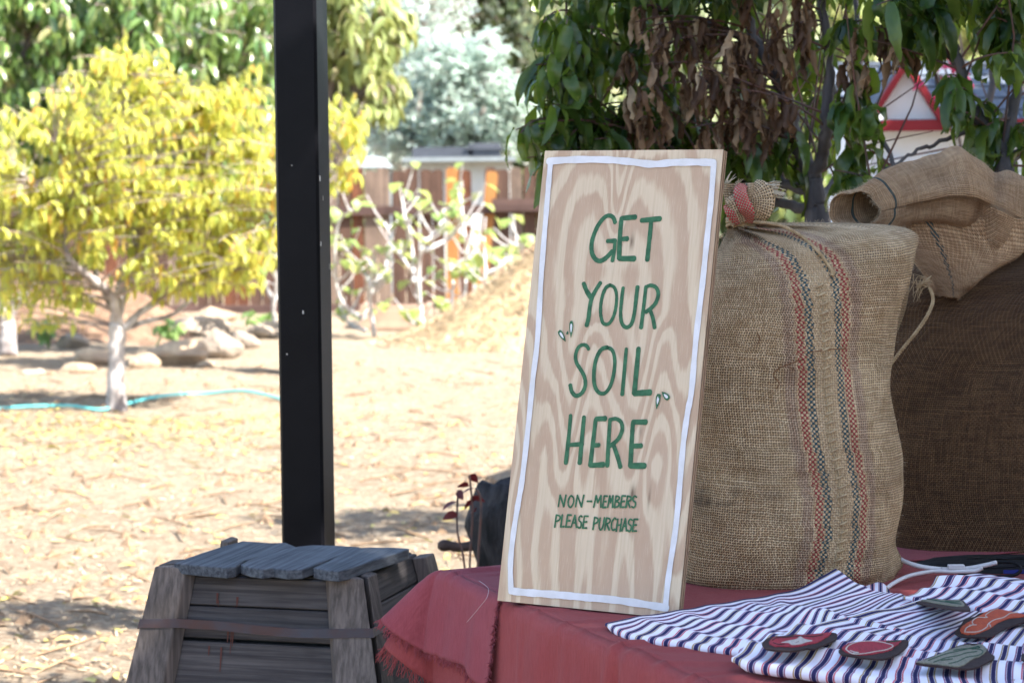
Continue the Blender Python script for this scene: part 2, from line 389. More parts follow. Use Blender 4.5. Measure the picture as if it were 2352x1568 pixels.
mb = MB()
for i in range(900):
    y = 6.2 + 12 * rnd.random() ** 1.4; x = rnd.uniform(-.28, .05) * y; p = V(x, y, gz(x, y) + .004)
    if rnd.random() < .35:
        a = rnd.uniform(0, PI); e = V(math.cos(a), math.sin(a), 0) * rnd.uniform(.05, .16); mb.tube([p - e, p + V(0, 0, .012), p + e + V(0, 0, rnd.uniform(0, .03))], [.004, .005, .002], 4)
    else:
        h = rnd.uniform(.010, .032); mb.add([p + V(rnd.uniform(-1, 1) * .3 * h, rnd.uniform(-1, 1) * .3 * h, h)] + [p + V(math.cos(q_ * 1.2566 + i) * h * rnd.uniform(.9, 1.8), math.sin(q_ * 1.2566 + i) * h * rnd.uniform(.9, 1.8), -.004) for q_ in range(5)], [(0, 1, 2), (0, 2, 3), (0, 3, 4), (0, 4, 5), (0, 5, 1)])
tag(mb.build('ground_litter', simple('brown litter', (0.26, 0.17, 0.10), (0.14, 0.09, 0.055), 20, rough=.95)), 'small clods and broken twigs lying on the straw ground', 'litter', kind='stuff')

# ------------------------------------------------------------ fence (stands at the end of the yard)
FD = 26.0
m_fence = [woodmat('fence grey brown', (0.105, 0.058, 0.040), (0.055, 0.031, 0.022), 2, scale=.35), woodmat('fence rust', (0.14, 0.052, 0.025), (0.08, 0.032, 0.018), 2, scale=.35), woodmat('fence orange', (0.36, 0.17, 0.055), (0.27, 0.11, 0.035), 2, scale=.35), woodmat('fence pale', (0.19, 0.135, 0.10), (0.11, 0.078, 0.06), 2, scale=.35)]
fx0 = W(-150, 600, FD).x; fx1 = W(1560, 600, FD).x
fen = thing('wooden_fence', 'weathered brown picket fence at the far end of the yard', 'fence', (fx0, FD, 0))
ztop = W(800, 388, FD).z
x = fx0; k = 0
orange = {1028: 2, 1095: 2, 880: 3, 850: 3, 1060: 1, 1010: 0}
while x < fx1:
    wd = rnd.uniform(.125, .15); px = 1176 + FQ * (x + wd / 2) / FD
    mt = m_fence[rnd.choice([0, 0, 0, 1, 1, 3])]
    for q, mi in orange.items():
        if abs(px - q) < 14: mt = m_fence[mi]
    tilt = rnd.uniform(-.01, .01) if abs(px - 1095) > 14 else 0.10
    top = ztop + rnd.uniform(-.03, .02); c = .028
    ax = V(1, 0, tilt * -1).normalized(); up = V(tilt, 0, 1).normalized()
    y0 = FD + rnd.uniform(-.006, .006)
    prof = [(0, .02), (wd, .02), (wd, top - c), (wd - c, top), (c, top), (0, top - c)]
    mb = MB(); fr = [V(x, y0, 0) + ax * a + up * h for a, h in prof]; bk = [p + V(0, .018, 0) for p in fr]
    n = len(fr); mb.add(fr + bk, [tuple(range(n)), tuple(range(2 * n - 1, n - 1, -1))] + [(i, i + n, (i + 1) % n + n, (i + 1) % n) for i in range(n)])
    if not (1118 < px < 1126): mb.build('picket', mt, fen)
    x += wd + rnd.uniform(.006, .016); k += 1
for (y, dz, xa, xb, hh) in ((484, 0, fx0, fx1, .10), (708, 0, fx0, fx1, .10), (474, -.06, W(1130, 480, FD).x, fx1, .14)):
    z = W(800, y, FD).z
    MB().box((lerp(xa, xb, .5), FD - .035 + dz, z), xb - xa, .05 if dz == 0 else .06, hh).build('rail', woodmat('fence rail', (0.10, 0.06, 0.05), (0.06, 0.035, 0.03), 0, scale=.3), fen)
for px in (200, 640, 1150, 1500):
    xx = W(px, 500, FD).x; MB().box((xx, FD + .07, ztop / 2), .09, .09, ztop - .05).build('post', m_fence[0], fen)

# things standing beyond the fence
m_dark = simple('dark grey metal', (0.045, 0.05, 0.06), (0.07, 0.075, 0.09), 3, rough=.6); m_pale = simple('pale sheet', (0.24, 0.27, 0.28), (0.18, 0.205, 0.21), 3, rough=.6)
D = 30.0
a = W(925, 362, D); c = W(1185, 385, D)
sh = thing('shed', 'flat pale shed with dark solar panels on its roof beyond the fence', 'shed', (lerp(a.x, c.x, .5), D + 1, 0))
MB().box((lerp(a.x, c.x, .5), D + 1.1, (a.z - .06) / 2), c.x - a.x - .1, 2, a.z - .06).build('wall', simple('shed wall', (0.5, 0.52, 0.5), (0.42, 0.44, 0.43), 4), sh)
MB().box((lerp(a.x, c.x, .5), D + 1, a.z - .03), c.x - a.x, 2.4, .055).build('roof', m_pale, sh)
p = W(946, 345, D); q = W(1085, 360, D); MB().box((lerp(p.x, q.x, .5), D + .5, lerp(p.z, q.z, .5) + .02), q.x - p.x, .7, .13).build('roof_panel', m_dark, sh)
p = W(1075, 330, D); q = W(1150, 358, D); MB().box((lerp(p.x, q.x, .5), D + .5, lerp(p.z, q.z, .5)), q.x - p.x, .7, .17).build('roof_vent', m_dark, sh, bevel=.01)
MB().box((lerp(p.x, q.x, .5), D + .5, q.z + .1), q.x - p.x + .06, .76, .03).build('vent_cap', m_dark, sh)
D = 28.0
a = W(762, 360, D); c = W(886, 384, D)
can = thing('garden_canopy', 'white sheet canopy showing above the fence beside the shed', 'canopy', (lerp(a.x, c.x, .5), D + 1, 0))
mb = MB(); mb.hexa([V(a.x, D, c.z), V(c.x, D, c.z), V(c.x, D + 2, c.z), V(a.x, D + 2, c.z)], [V(a.x + .05, D + .2, a.z), V(c.x - .12, D + .2, a.z), V(c.x - .12, D + 1.8, a.z), V(a.x + .05, D + 1.8, a.z)]); mb.build('cover', m_pale, can)
for xx in (a.x + .04, c.x - .04):
    for yy in (D + .05, D + 1.95): MB().box((xx, yy, c.z / 2), .04, .04, c.z).build('pole', m_pale, can)

# low timber bed, mulch pile, soil bank
D = 22.5
bed = thing('raised_bed', 'low weathered timber garden bed in front of the fence', 'garden bed', W(905, 780, D) * 1)
a = W(828, 740, D); c = W(988, 780, D)
m_bed = woodmat('bed timber', (0.42, 0.30, 0.22), (0.28, 0.18, 0.13), 0, scale=.4)
MB().box((lerp(a.x, c.x, .5), D, .13), c.x - a.x, .05, .24).build('board', m_bed, bed)
MB().box((a.x + .025, D + .5, .12), .05, .94, .22).build('board', m_bed, bed); MB().box((c.x - .025, D + .5, .12), .05, .94, .22).build('board', m_bed, bed)
MB().box((lerp(a.x, c.x, .5), D + .5, .1), c.x - a.x - .11, .9, .16).build('soil', simple('bed soil', (0.16, 0.10, 0.06), (0.3, 0.2, 0.12), 12, bump=1, bdist=.02), bed)
def mound(name, cx, cy, rx, ry, h, mat, k, loc=None):
    g = []
    for i in range(40):
        r = i / 39; row = []
        for j in range(64):
            an = 2 * PI * j / 64; x = cx + math.cos(an) * r * rx; y = cy + math.sin(an) * r * ry
            z = h * (1 - sst(0, 1, r) ** .9) + .06 * h * wob(x * 3, y * 3, 1, k) * (1 - r) + .03 * wob(x * 9, y * 9, 1, k) * (1 - r) - .03
            row.append(V(x, y, z))
        g.append(row)
    return MB().grid(g, closed=True).build(name, mat, None, (cx, cy, 0), smooth=True)
m_straw = simple('straw pile', (0.50, 0.38, 0.22), (0.40, 0.28, 0.15), 9, bump=1, bscale=30, bdist=.04, rough=.95)
mp = mound('mulch_pile', W(1420, 700, 20.5).x, 20.7, 2.3, 1.7, 1.2, m_straw, 8); tag(mp, 'heap of golden straw mulch in front of the fence beside the sign', 'mulch pile')
mb = MB()
for i in range(6500):
    a = rnd.uniform(0, 2 * PI); rr_ = rnd.random() ** .6; hz = 1.2 * (1 - sst(0, 1, rr_) ** .9) + .02; e = V(math.cos(a * 7), math.sin(a * 5), rnd.uniform(-.6, .6)).normalized()
    mb.box(V(W(1420, 700, 20.5).x + math.cos(a) * rr_ * 2.3, 20.7 + math.sin(a) * rr_ * 1.7, hz), rnd.uniform(.03, .08), rnd.uniform(.005, .012), .004, e, V(0, 0, 1).cross(e).normalized())
o = mb.build('loose_straw', m_chip, mp); o['kind'] = 'stuff'
m_soil = simple('dark soil', (0.13, 0.075, 0.045), (0.30, 0.19, 0.12), 6, bump=1, bscale=20, bdist=.05, rough=.95)
mp = mound('soil_bank', W(90, 700, 22).x, 22.6, 2.0, 1.8, .72, m_soil, 12); mp['kind'] = 'structure'

# rocks and logs under the yellow tree
m_rock = [simple('rock', (0.36, 0.29, 0.22), (0.20, 0.16, 0.125), 5, bump=.6, bscale=12, bdist=.02), simple('tan rock', (0.42, 0.32, 0.21), (0.26, 0.18, 0.12), 5, bump=.6, bscale=12, bdist=.02)]
def rock(px, py, wpx, hpx, label, k, mi=0):
    p = G(px, py); D = p.y; s = FQ / D; a = wpx / s / 2; h = hpx / s
    rg = random.Random(k); g = []
    cut = [(Vector([rg.uniform(-1, 1), rg.uniform(-1, 1), rg.uniform(-.2, 1)]).normalized(), rg.uniform(.55, .85)) for _ in range(7)]
    for i in range(13):
        th = PI * i / 12; row = []
        for j in range(20):
            ph = 2 * PI * j / 20; d = Vector((math.sin(th) * math.cos(ph), math.sin(th) * math.sin(ph), math.cos(th))); r = 1.0
            for n, c in cut:
                dd = d.dot(n)
                if dd > c: r = min(r, c / dd)
            r *= 1 + .04 * wob(d.x * 4, d.y * 4 + d.z * 3, 1, k % 40)
            row.append(V(p.x, p.y + a * .4, h * .30) + V(d.x * a * r * 1.15, d.y * a * .9 * r, d.z * h * .48 * r))
        g.append(row)
    o = MB().grid(g, closed=True).build('rock', m_rock[mi], None, (p.x, p.y + a * .4, 0), smooth=False)
    tag(o, label, 'rock', 'rocks edging the yard behind the yellow tree'); return o
for k, r in enumerate([(325, 852, 75, 58, 'tan rock just right of the white trunk of the yellow tree', 1), (412, 838, 140, 78, 'large rounded tan rock right of the yellow tree trunk', 1),
        (508, 818, 90, 72, 'grey topped rock with a bright face left of the black post', 0), (560, 800, 70, 56, 'pale rock directly left of the black post in the rock row', 0),
        (455, 770, 130, 60, 'flat pale rock behind the rock row', 0), (492, 738, 100, 44, 'broken orange tan rock against the far fence', 1), (620, 775, 110, 50, 'low block of pale rock touching the black post', 0),
        (215, 838, 90, 56, 'tan rock left of the yellow tree trunk', 1), (168, 862, 90, 40, 'rock with a dark hollow left of the yellow tree', 1), (70, 868, 60, 30, 'small flat rock near the left edge of the yard', 0),
        (165, 800, 70, 44, 'grey rounded rock behind the hollow rock', 0), (470, 845, 40, 22, 'small cobble in front of the rock row', 1), (120, 770, 60, 40, 'brown rock at the foot of the soil bank', 1)]):
    rock(r[0], r[1], r[2], r[3], r[4], 20 + k, r[5])

# garden hose
m_hose = simple('turquoise hose', (0.10, 0.46, 0.45), (0.16, 0.52, 0.50), 6, rough=.4)
hp = [(-60, 950), (60, 948), (160, 945), (230, 948), (300, 938), (350, 928), (410, 918), (480, 914), (560, 919), (640, 930), (700, 945), (760, 985)]
hw = [G(*q) for q in hp]; hw = [V(p.x, p.y, gz(p.x, p.y) + .022) for p in hw]
tag(MB().tube(catn(hw, 90), .010, 8).build('garden_hose', m_hose, None, hw[5], smooth=True), 'turquoise garden hose curving across the straw past the yellow tree', 'hose')

# ------------------------------------------------------------ trees of the yard
m_bark_w = simple('pale bark', (0.50, 0.46, 0.43), (0.15, 0.12, 0.11), 7, bump=.6, bscale=30, stretch=(1, 1, .4), bdist=.01)  # pale bark with random dark blotches
m_twig = simple('grey red twig', (0.30, 0.20, 0.16), (0.36, 0.32, 0.30), 12)
m_yel = leafmat('yellow leaves', [(0, (0.54, 0.55, 0.10)), (.3, (0.66, 0.61, 0.11)), (.55, (0.50, 0.56, 0.13)), (.75, (0.28, 0.40, 0.09)), (.90, (0.56, 0.42, 0.06)), (.96, (0.50, 0.24, 0.06)), (1, (0.48, 0.14, 0.03))], trans=.50, tcol=(0.85, 0.82, 0.18), rough=.45)
def Q(px, py, D, dy=0): 
    return W(px, py, D + dy)
def lobe(px, py, rx, rz, D, ry, wt=1.0):
    s = FQ / D; return (W(px, py, D), V(rx / s, ry, rz / s), wt)
T = 14.4; b0 = G(270, 944)
T = b0.y
trk = ([b0 + V(0, 0, -.05), Q(266, 900, T), Q(268, 840, T), Q(268, 790, T), Q(272, 745, T)], .07, .055, [.085, .062, .055, .055, .06])
limbs = [([Q(268, 750, T), Q(275, 700, T), Q(300, 640, T, .1), Q(312, 560, T, .1), Q(316, 480, T, .1), Q(300, 380, T, .1), Q(292, 250, T, .15), Q(280, 140, T, .1)], .055, .012),
         ([Q(262, 745, T), Q(262, 690, T, -.1), Q(225, 650, T, -.2), Q(165, 600, T, -.3), Q(150, 540, T, -.3), Q(160, 450, T, -.4), Q(130, 330, T, -.4)], .045, .010),
         ([Q(268, 770, T), Q(320, 720, T, .1), Q(380, 680, T, .2), Q(440, 640, T, .3), Q(500, 590, T, .4), Q(560, 480, T, .4), Q(590, 380, T, .4)], .038, .008),
         ([Q(275, 760, T), Q(330, 740, T, .3), Q(400, 720, T, .5), Q(470, 660, T, .6), Q(540, 600, T, .6)], .03, .008),
         ([Q(268, 700, T), Q(290, 610, T, .2), Q(390, 540, T, .3), Q(440, 480, T, .4), Q(480, 330, T, .5), Q(470, 230, T, .4)], .035, .008),
         ([Q(225, 650, T, -.2), Q(120, 590, T, 0), Q(60, 560, T, .2), Q(0, 500, T, .2), Q(-60, 430, T, .2)], .025, .008),
         ([Q(262, 720, T), Q(210, 600, T, .5), Q(190, 480, T, .6), Q(210, 340, T, .6), Q(215, 220, T, .6)], .03, .008),
         ([Q(500, 590, T, .4), Q(640, 520, T, .2), Q(740, 440, T, 0), Q(810, 330, T, 0)], .018, .006),
         ([Q(160, 450, T, -.4), Q(80, 420, T, -.5), Q(30, 380, T, -.5)], .015, .006)]
lobes = [lobe(290, 280, 190, 190, T, .8), lobe(120, 380, 190, 170, T, .8), lobe(0, 500, 160, 180, T, .7), lobe(180, 200, 70, 60, T, .4), lobe(430, 240, 80, 90, T, .5), lobe(560, 280, 90, 120, T, .6), lobe(560, 640, 70, 40, T, .4), lobe(400, 640, 90, 40, T, .4), lobe(20, 300, 60, 60, T, .4), lobe(440, 360, 190, 190, T, .9), lobe(560, 500, 150, 170, T, .7), lobe(300, 480, 250, 110, T, .8, .8),
         lobe(60, 620, 110, 90, T, .5), lobe(470, 590, 150, 70, T, .6), lobe(790, 290, 70, 110, T, .4, 1.3), lobe(790, 410, 40, 50, T, .3, 1.5), lobe(275, 130, 40, 80, T, .3, 1.6), lobe(395, 200, 60, 80, T, .4, 1.2), lobe(590, 250, 70, 110, T, .4), lobe(60, 700, 60, 50, T, .3, 1.2)]
ytp = [leaf_tpl(.085, .028, 4, .9, .35, .05, seed=i, tip=.9) for i in range(3)] + [leaf_tpl(.075, .026, 4, 1.5, .4, .08, .4, seed=5)]
tree('peach_tree', 'small peach tree in full yellow autumn leaf with a whitewashed trunk', 'tree', b0, [(p_, a_ * .75, c_ * .7) for p_, a_, c_ in limbs], lobes, 1350, 8, ytp, m_yel, m_twig, m_bark_w, 300, 3, (0.5, 1.5), trunk=trk, sc=(.6, 1.5), span=.2)
# second yellow tree, cut by the left edge of the frame
b1 = G(18, 820); T = b1.y
tree('peach_tree', 'yellow leaved tree with a pale trunk cut off by the left edge of the frame', 'tree', b1,
     [([Q(16, 740, T), Q(40, 690, T), Q(80, 640, T), Q(90, 560, T)], .05, .01), ([Q(16, 740, T), Q(-10, 660, T), Q(-50, 560, T), Q(-60, 440, T)], .05, .01)],
     [lobe(-20, 640, 90, 80, T, .6), lobe(-60, 480, 140, 120, T, .8), lobe(70, 560, 60, 60, T, .5)], 120, 10, ytp, m_yel, m_twig, m_bark_w, 150, 5, (0.9, 1.4), trunk=([b1, Q(18, 780, T), Q(16, 735, T)], .085, .06))

m_bark = simple('grey bark', (0.20, 0.16, 0.13), (0.10, 0.08, 0.07), 9, bump=.8, bscale=25, stretch=(1, 1, .3), bdist=.01)
m_green = leafmat('green leaves', [(0, (0.07, 0.15, 0.045)), (.4, (0.15, 0.25, 0.07)), (.7, (0.24, 0.34, 0.10)), (.9, (0.38, 0.42, 0.16)), (1, (0.46, 0.36, 0.18))], trans=.33, rough=.28, spec=.7, tcol=(0.35, 0.5, 0.1))
m_silver = leafmat('silver leaves', [(0, (0.42, 0.53, 0.46)), (.5, (0.58, 0.67, 0.60)), (.85, (0.68, 0.75, 0.68)), (1, (0.34, 0.44, 0.32))], trans=.38, rough=.5, spec=.4, tcol=(0.65, 0.8, 0.68))
m_olive = leafmat('olive leaves', [(0, (0.18, 0.23, 0.07)), (.5, (0.30, 0.36, 0.12)), (.85, (0.42, 0.46, 0.19)), (1, (0.40, 0.30, 0.18))], trans=.35, rough=.5, tcol=(0.6, 0.6, 0.2))
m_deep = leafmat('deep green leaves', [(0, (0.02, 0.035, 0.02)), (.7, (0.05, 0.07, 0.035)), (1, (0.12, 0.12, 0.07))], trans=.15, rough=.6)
def bigtree(label, px, D, lobes, n, per, tp, mat, seed, parts=300, pitch=(.5, 1.4), ltop=60, group=None, name='garden_tree', catg='tree', sc=(.75, 1.25)):
    b = V(W(px, 400, D).x, D, 0); s = FQ / D
    limbs = []
    for l in lobes:
        c = l[0]; limbs.append(([b + V(0, 0, .9), lerp(b + V(0, 0, 1.0), c, .45) + V(0, 0, .25), c, c + V(0, 0, l[1].z * .5)], .09, .02))
    return tree(name, label, catg, b, limbs, lobes, n, per, tp, mat, m_twig, m_bark, parts, seed, pitch, group, trunk=([b, b + V(.05, 0, .5), b + V(0, 0, 1.0)], .16, .12), sc=sc)
gtp = [leaf_tpl(.16, .048, 4, .8, .3, .04, seed=i) for i in range(3)]
D = 19.5
bigtree('large glossy green tree with long leaves behind the yellow tree', -160, D, [lobe(60, 120, 260, 200, D, 1.2), lobe(330, 40, 240, 170, D, 1.2), lobe(560, 120, 180, 220, D, 1.0), lobe(60, 360, 180, 140, D, .9, .6), lobe(300, 300, 260, 160, D, .8, .6), lobe(540, 380, 150, 150, D, .8, .6), lobe(0, -150, 500, 120, D, 1)], 1300, 9, gtp, m_green, 11)
D = 17.5
bigtree('green tree with hanging branches directly right of the black post', 697, D, [lobe(800, 40, 120, 140, D, .6), lobe(850, 180, 90, 90, D, .4), lobe(900, 60, 60, 70, D, .4), lobe(720, 0, 90, 200, D, .6), lobe(900, 215, 36, 34, D, .25, 2)], 260, 9, gtp, m_olive, 12)
stp = [leaf_tpl(.13, .042, 3, .5, .3, seed=i) for i in range(3)]
D = 33
bigtree('silvery blue green bush rising above the fence', 1060, D, [lobe(1060, 230, 150, 130, D, 1), lobe(1000, 150, 100, 90, D, 1), lobe(1120, 130, 70, 70, D, .8), lobe(900, 290, 110, 80, D, .8), lobe(1170, 260, 90, 90, D, .8), lobe(1060, 330, 200, 50, D, .8)], 1100, 10, stp, m_silver, 13, pitch=(-.8, .9), name='silver_bush', catg='bush')
D = 37
bigtree('blue green feathery tree behind the silvery bush', 960, D, [lobe(960, 20, 150, 110, D, 1.2), lobe(900, 130, 120, 100, D, 1), lobe(860, 300, 100, 120, D, 1)], 520, 9, stp, m_silver, 14, pitch=(-.5, 1.2), name='feathery_tree')
D = 40
bigtree('dark shaded tree at the top behind the silvery bush', 1140, D, [lobe(1140, 30, 130, 80, D, 1.2), lobe(1060, 0, 80, 60, D, 1), lobe(1200, 90, 60, 50, D, 1), lobe(1130, -90, 200, 80, D, 1)], 520, 9, gtp, m_deep, 15, name='dark_tree')  # dark leaf colours throughout
btp = [leaf_tpl(.20, .085, 3, .6, .3, seed=i) for i in range(3)]
D = 26
bigtree('yellow green tree behind the playhouse', 2150, D, [lobe(2000, 180, 160, 160, D, 1), lobe(2200, 160, 160, 180, D, 1), lobe(2350, 120, 120, 200, D, 1), lobe(2100, 20, 300, 120, D, 1), lobe(1800, 250, 150, 180, D, 1)], 620, 9, btp, m_olive, 16)
D = 31
bigtree('pale green tree seen through the near peach branches', 1500, D, [lobe(1450, 200, 180, 180, D, 1), lobe(1650, 260, 180, 200, D, 1), lobe(1350, 60, 180, 130, D, 1), lobe(1600, 0, 240, 130, D, 1), lobe(1800, 60, 150, 120, D, 1)], 620, 9, btp, leafmat('pale olive leaves', [(0, (0.25, 0.30, 0.16)), (.6, (0.36, 0.42, 0.24)), (1, (0.46, 0.42, 0.20))], trans=.35, tcol=(.6, .65, .3)), 17)
# far-off wood closing the view
items = []
rg = random.Random(91)
for i in range(26000):
    y = rg.uniform(44, 50); x = rg.uniform(-16, 16); z = rg.uniform(0, 1) ** .8 * (5.6 + 1.2 * math.sin(x * .7) + .8 * math.sin(x * 1.9 + 1))
    items.append((V(x, y, z), rg.uniform(-1, 1), rg.uniform(-.5, 1.2), rg.uniform(0, 6.28), rg.uniform(.8, 1.6)))
far = thing('distant_wood', 'hazy far off wood closing the view behind the yard', 'wood', (0, 47, 0))
ftp = [leaf_tpl(.42, .24, 2, .4, .3, seed=i) for i in range(3)]
o = foliage(far, ftp, leafmat('distant leaves', [(0, (0.06, 0.09, 0.04)), (.5, (0.12, 0.17, 0.07)), (.85, (0.22, 0.27, 0.15)), (1, (0.3, 0.32, 0.2))], trans=.25), items, 0)
o.parent = None; o.location = (0, 47, 0); o.name = 'distant_wood'; tag(o, 'hazy far off wood closing the view behind the yard', 'wood', kind='stuff'); bpy.data.objects.remove(far)

# fig trees with bare white branches by the fence
m_figbark = simple('white fig bark', (0.62, 0.60, 0.58), (0.40, 0.37, 0.36), 8, bump=.4, bdist=.01)
m_fig = leafmat('fig leaves', [(0, (0.16, 0.26, 0.07)), (.6, (0.30, 0.38, 0.10)), (1, (0.42, 0.42, 0.14))], trans=.4, tcol=(.6, .7, .2))
ftp2 = [leaf_tpl(.16, .14, 3, .5, .2, seed=i, tip=.6) for i in range(3)]
def fig(label, bx, by, brs, nl, seed, D=None):
    b = G(bx, by); T = b.y; rg = random.Random(seed); limbs = []; items = []
    for br in brs:
        pts = [Q(x, y, T, (k * .12) * (1 if rg.random() < .5 else -1)) for k, (x, y) in enumerate(br)]
        limbs.append((pts, .022, .007))
        for k in range(nl):
            s = rg.uniform(.55, 1.05); p = cat(pts, s) + V(rg.uniform(-.1, .1), rg.uniform(-.15, .15), rg.uniform(-.05, .1))
            items.append((p, rg.uniform(-.5, .5), rg.uniform(.0, 1.2), rg.uniform(0, 6.28), rg.uniform(.7, 1.15)))
        for k in range(7):
            s = rg.uniform(.25, .95); p = cat(pts, s); e = p + V(rg.uniform(-.3, .3), rg.uniform(-.2, .2), rg.uniform(.1, .35)); limbs.append(([p, lerp(p, e, .5) + V(0, 0, -.03), e], .010, .005))
            items.append((e, 0, .5, rg.uniform(0, 6.28), rg.uniform(.7, 1.1)))
    return tree('fig_tree', label, 'fig tree', b, limbs, [], 0, 0, ftp2, m_fig, m_twig, m_figbark, 300, seed, group='fig trees along the fence', extra=items)
fig('fig tree with bare white branches in the middle of the far fence', 975, 782, [[(975, 790), (968, 720), (955, 650), (930, 600), (900, 560), (885, 510)], [(965, 700), (960, 620), (975, 560), (1010, 520), (1020, 470)], [(950, 650), (945, 560), (930, 500), (925, 450)], [(990, 790), (975, 760), (940, 740)], [(975, 575), (1040, 540), (1060, 480), (1050, 430)]], 4, 31)
fig('fig tree with pale upright stems near the straw heap', 1062, 745, [[(1050, 745), (1065, 690), (1070, 620), (1068, 540), (1060, 470)], [(1062, 735), (1100, 680), (1115, 620), (1112, 560), (1115, 500)], [(1110, 640), (1150, 610), (1185, 570), (1210, 555)], [(1035, 740), (1040, 650), (1035, 600)]], 5, 32)
fig('leafy fig tree just right of the black post', 850, 775, [[(860, 775), (850, 700), (845, 640), (820, 600), (780, 560)], [(830, 730), (790, 700), (770, 640), (775, 520), (810, 480)], [(850, 660), (880, 640), (890, 560)], [(840, 760), (800, 740), (780, 700)]], 7, 33)
fig('fig tree with a thick white stem directly left of the black post', 632, 772, [[(632, 775), (628, 700), (634, 640), (620, 580), (600, 520)], [(630, 690), (600, 640), (575, 600)], [(630, 690), (670, 620), (690, 560)]], 6, 34)
fig('sprawling low fig tree at the foot of the straw heap', 1160, 720, [[(1165, 720), (1150, 660), (1170, 620), (1200, 590)], [(1160, 700), (1120, 660), (1090, 600)]], 6, 35)
# low weeds by the rocks
m_weed = leafmat('weed leaves', [(0, (0.14, 0.26, 0.07)), (1, (0.28, 0.40, 0.12))], trans=.4, tcol=(.5, .7, .2))
for (px, py, h, lb) in ((112, 800, 90, 'single broad leaved weed on the soil bank'), (400, 800, 80, 'green weed growing between the rocks right of the tree'), (330, 760, 90, 'leafy weed behind the white trunk'), (600, 760, 60, 'small green plant left of the post')):
    b = G(px, py); s = FQ / b.y; rg = random.Random(px); t = thing('weed', lb, 'plant', b); mb = MB(); items = []
    for k in range(4):
        e = b + V(rg.uniform(-.15, .15), rg.uniform(-.1, .1), h / s * rg.uniform(.6, 1)); mb.tube([b, lerp(b, e, .5) + V(.03, 0, .03), e], [.008, .006, .004], 5)
        for q in range(4): items.append((lerp(b, e, rg.uniform(.5, 1)), 0, rg.uniform(.1, 1), rg.uniform(0, 6.28), rg.uniform(.6, 1)))
    mb.build('stem', m_weed, t); foliage(t, ftp2, m_weed, items)

# fallen yellow leaves
mb = MB(); items = []; rg = random.Random(5)
for i in range(1250):
    if i < 800: px = rg.gauss(280, 260); py = 955 + abs(rg.gauss(0, 55)); 
    else: px = rg.uniform(0, 1250); py = rg.uniform(900, 1560)
    p = G(px, py)
    if p.y > 6: items.append((V(p.x, p.y, gz(p.x, p.y) + .012), rg.uniform(-.5, .5), rg.uniform(-.2, .3), rg.uniform(0, 6.28), rg.uniform(.35, .7)))
tmp = thing('fallen_leaves', None, None, (0, 10, 0)); o = foliage(tmp, [leaf_tpl(.11, .035, 3, .4, .3, seed=i) for i in range(3)], leafmat('fallen leaves', [(0, (0.55, 0.48, 0.12)), (.6, (0.50, 0.40, 0.12)), (1, (0.36, 0.22, 0.08))], trans=.1), items, 0)
o.parent = None; o.location = (0, 10, 0); bpy.data.objects.remove(tmp); o.name = 'fallen_leaves'; tag(o, 'fallen yellow leaves littering the straw under the tree', 'leaves', kind='stuff')

# ------------------------------------------------------------ playhouse
D = 9.5
m_white = simple('white board paint', (0.78, 0.80, 0.84), (0.72, 0.74, 0.79), 3, rough=.55); m_red = simple('red trim paint', (0.25, 0.018, 0.026), (0.20, 0.014, 0.022), 5, rough=.5)
m_slate = simple('blue grey shingle', (0.085, 0.10, 0.13), (0.13, 0.15, 0.18), 30, rough=.9, bump=.5, bscale=160); m_win = simple('dark window', (0.05, 0.045, 0.045), (0.09, 0.07, 0.06), 4, rough=.2)
X0 = W(1985, 290, D).x; X1 = X0 + 1.55; ze = W(2090, 292, D).z; zr = W(2100, 150, D + .55).z
ph = thing('playhouse', 'white wooden playhouse with red trim and grey shingle roof behind the branches', 'playhouse', ((X0 + X1) / 2, D, 0))
nb = 9; bh = ze / nb
for k in range(nb): MB().box(((X0 + X1) / 2, D + .02, bh * (k + .5)), X1 - X0 - .04, .022, bh - .006).build('wall_board', m_white, ph)
MB().box((X0 + .035, D + .62, ze / 2), .03, 1.16, ze).build('side_wall', m_white, ph); MB().box((X1 - .035, D + .62, ze / 2), .03, 1.16, ze).build('side_wall', m_white, ph)
MB().box(((X0 + X1) / 2, D + 1.2, ze / 2), X1 - X0 - .04, .03, ze).build('back_wall', m_white, ph)
MB().box((X0 + .0, D + .003, ze / 2), .05, .03, ze).build('corner_trim', m_white, ph)
# roof in courses of shingles
rows, nsh = 5, 12
for sgn in (-1, 1):
    y_e = D - .10 if sgn < 0 else D + 1.32; y_r = D + .6
    A = V(0, y_e, ze + .01); Bt = V(0, y_r, zr)
    sl = (Bt - A); L = sl.length; e = sl.normalized(); nn = V(1, 0, 0).cross(e) * (1 if sgn < 0 else -1)
    MB().box(V((X0 + X1) / 2, 0, 0) + (A + Bt) / 2 - nn * .012, X1 - X0 + .12, L, .016, (1, 0, 0), e, nn).build('roof_deck', m_slate, ph)
    if sgn < 0:
        for r in range(rows):
            for c in range(nsh):
                wd = (X1 - X0 + .14) / nsh; cx = X0 - .07 + wd * (c + .5)
                MB().box(V(cx, 0, 0) + A + e * (L / rows * (r + .5)) + nn * .004, wd - .006, L / rows + .02, .009, (1, 0, 0), (e - nn * .06).normalized()).build('shingle', m_slate, ph)
MB().box(((X0 + X1) / 2, D + .6, zr + .008), X1 - X0 + .14, .09, .02).build('ridge_cap', m_slate, ph)
zf = W(2090, 290, D).z
MB().box(((X0 + X1) / 2 + .04, D - .115, zf), X1 - X0 - .02, .022, .045).build('fascia', m_red, ph)
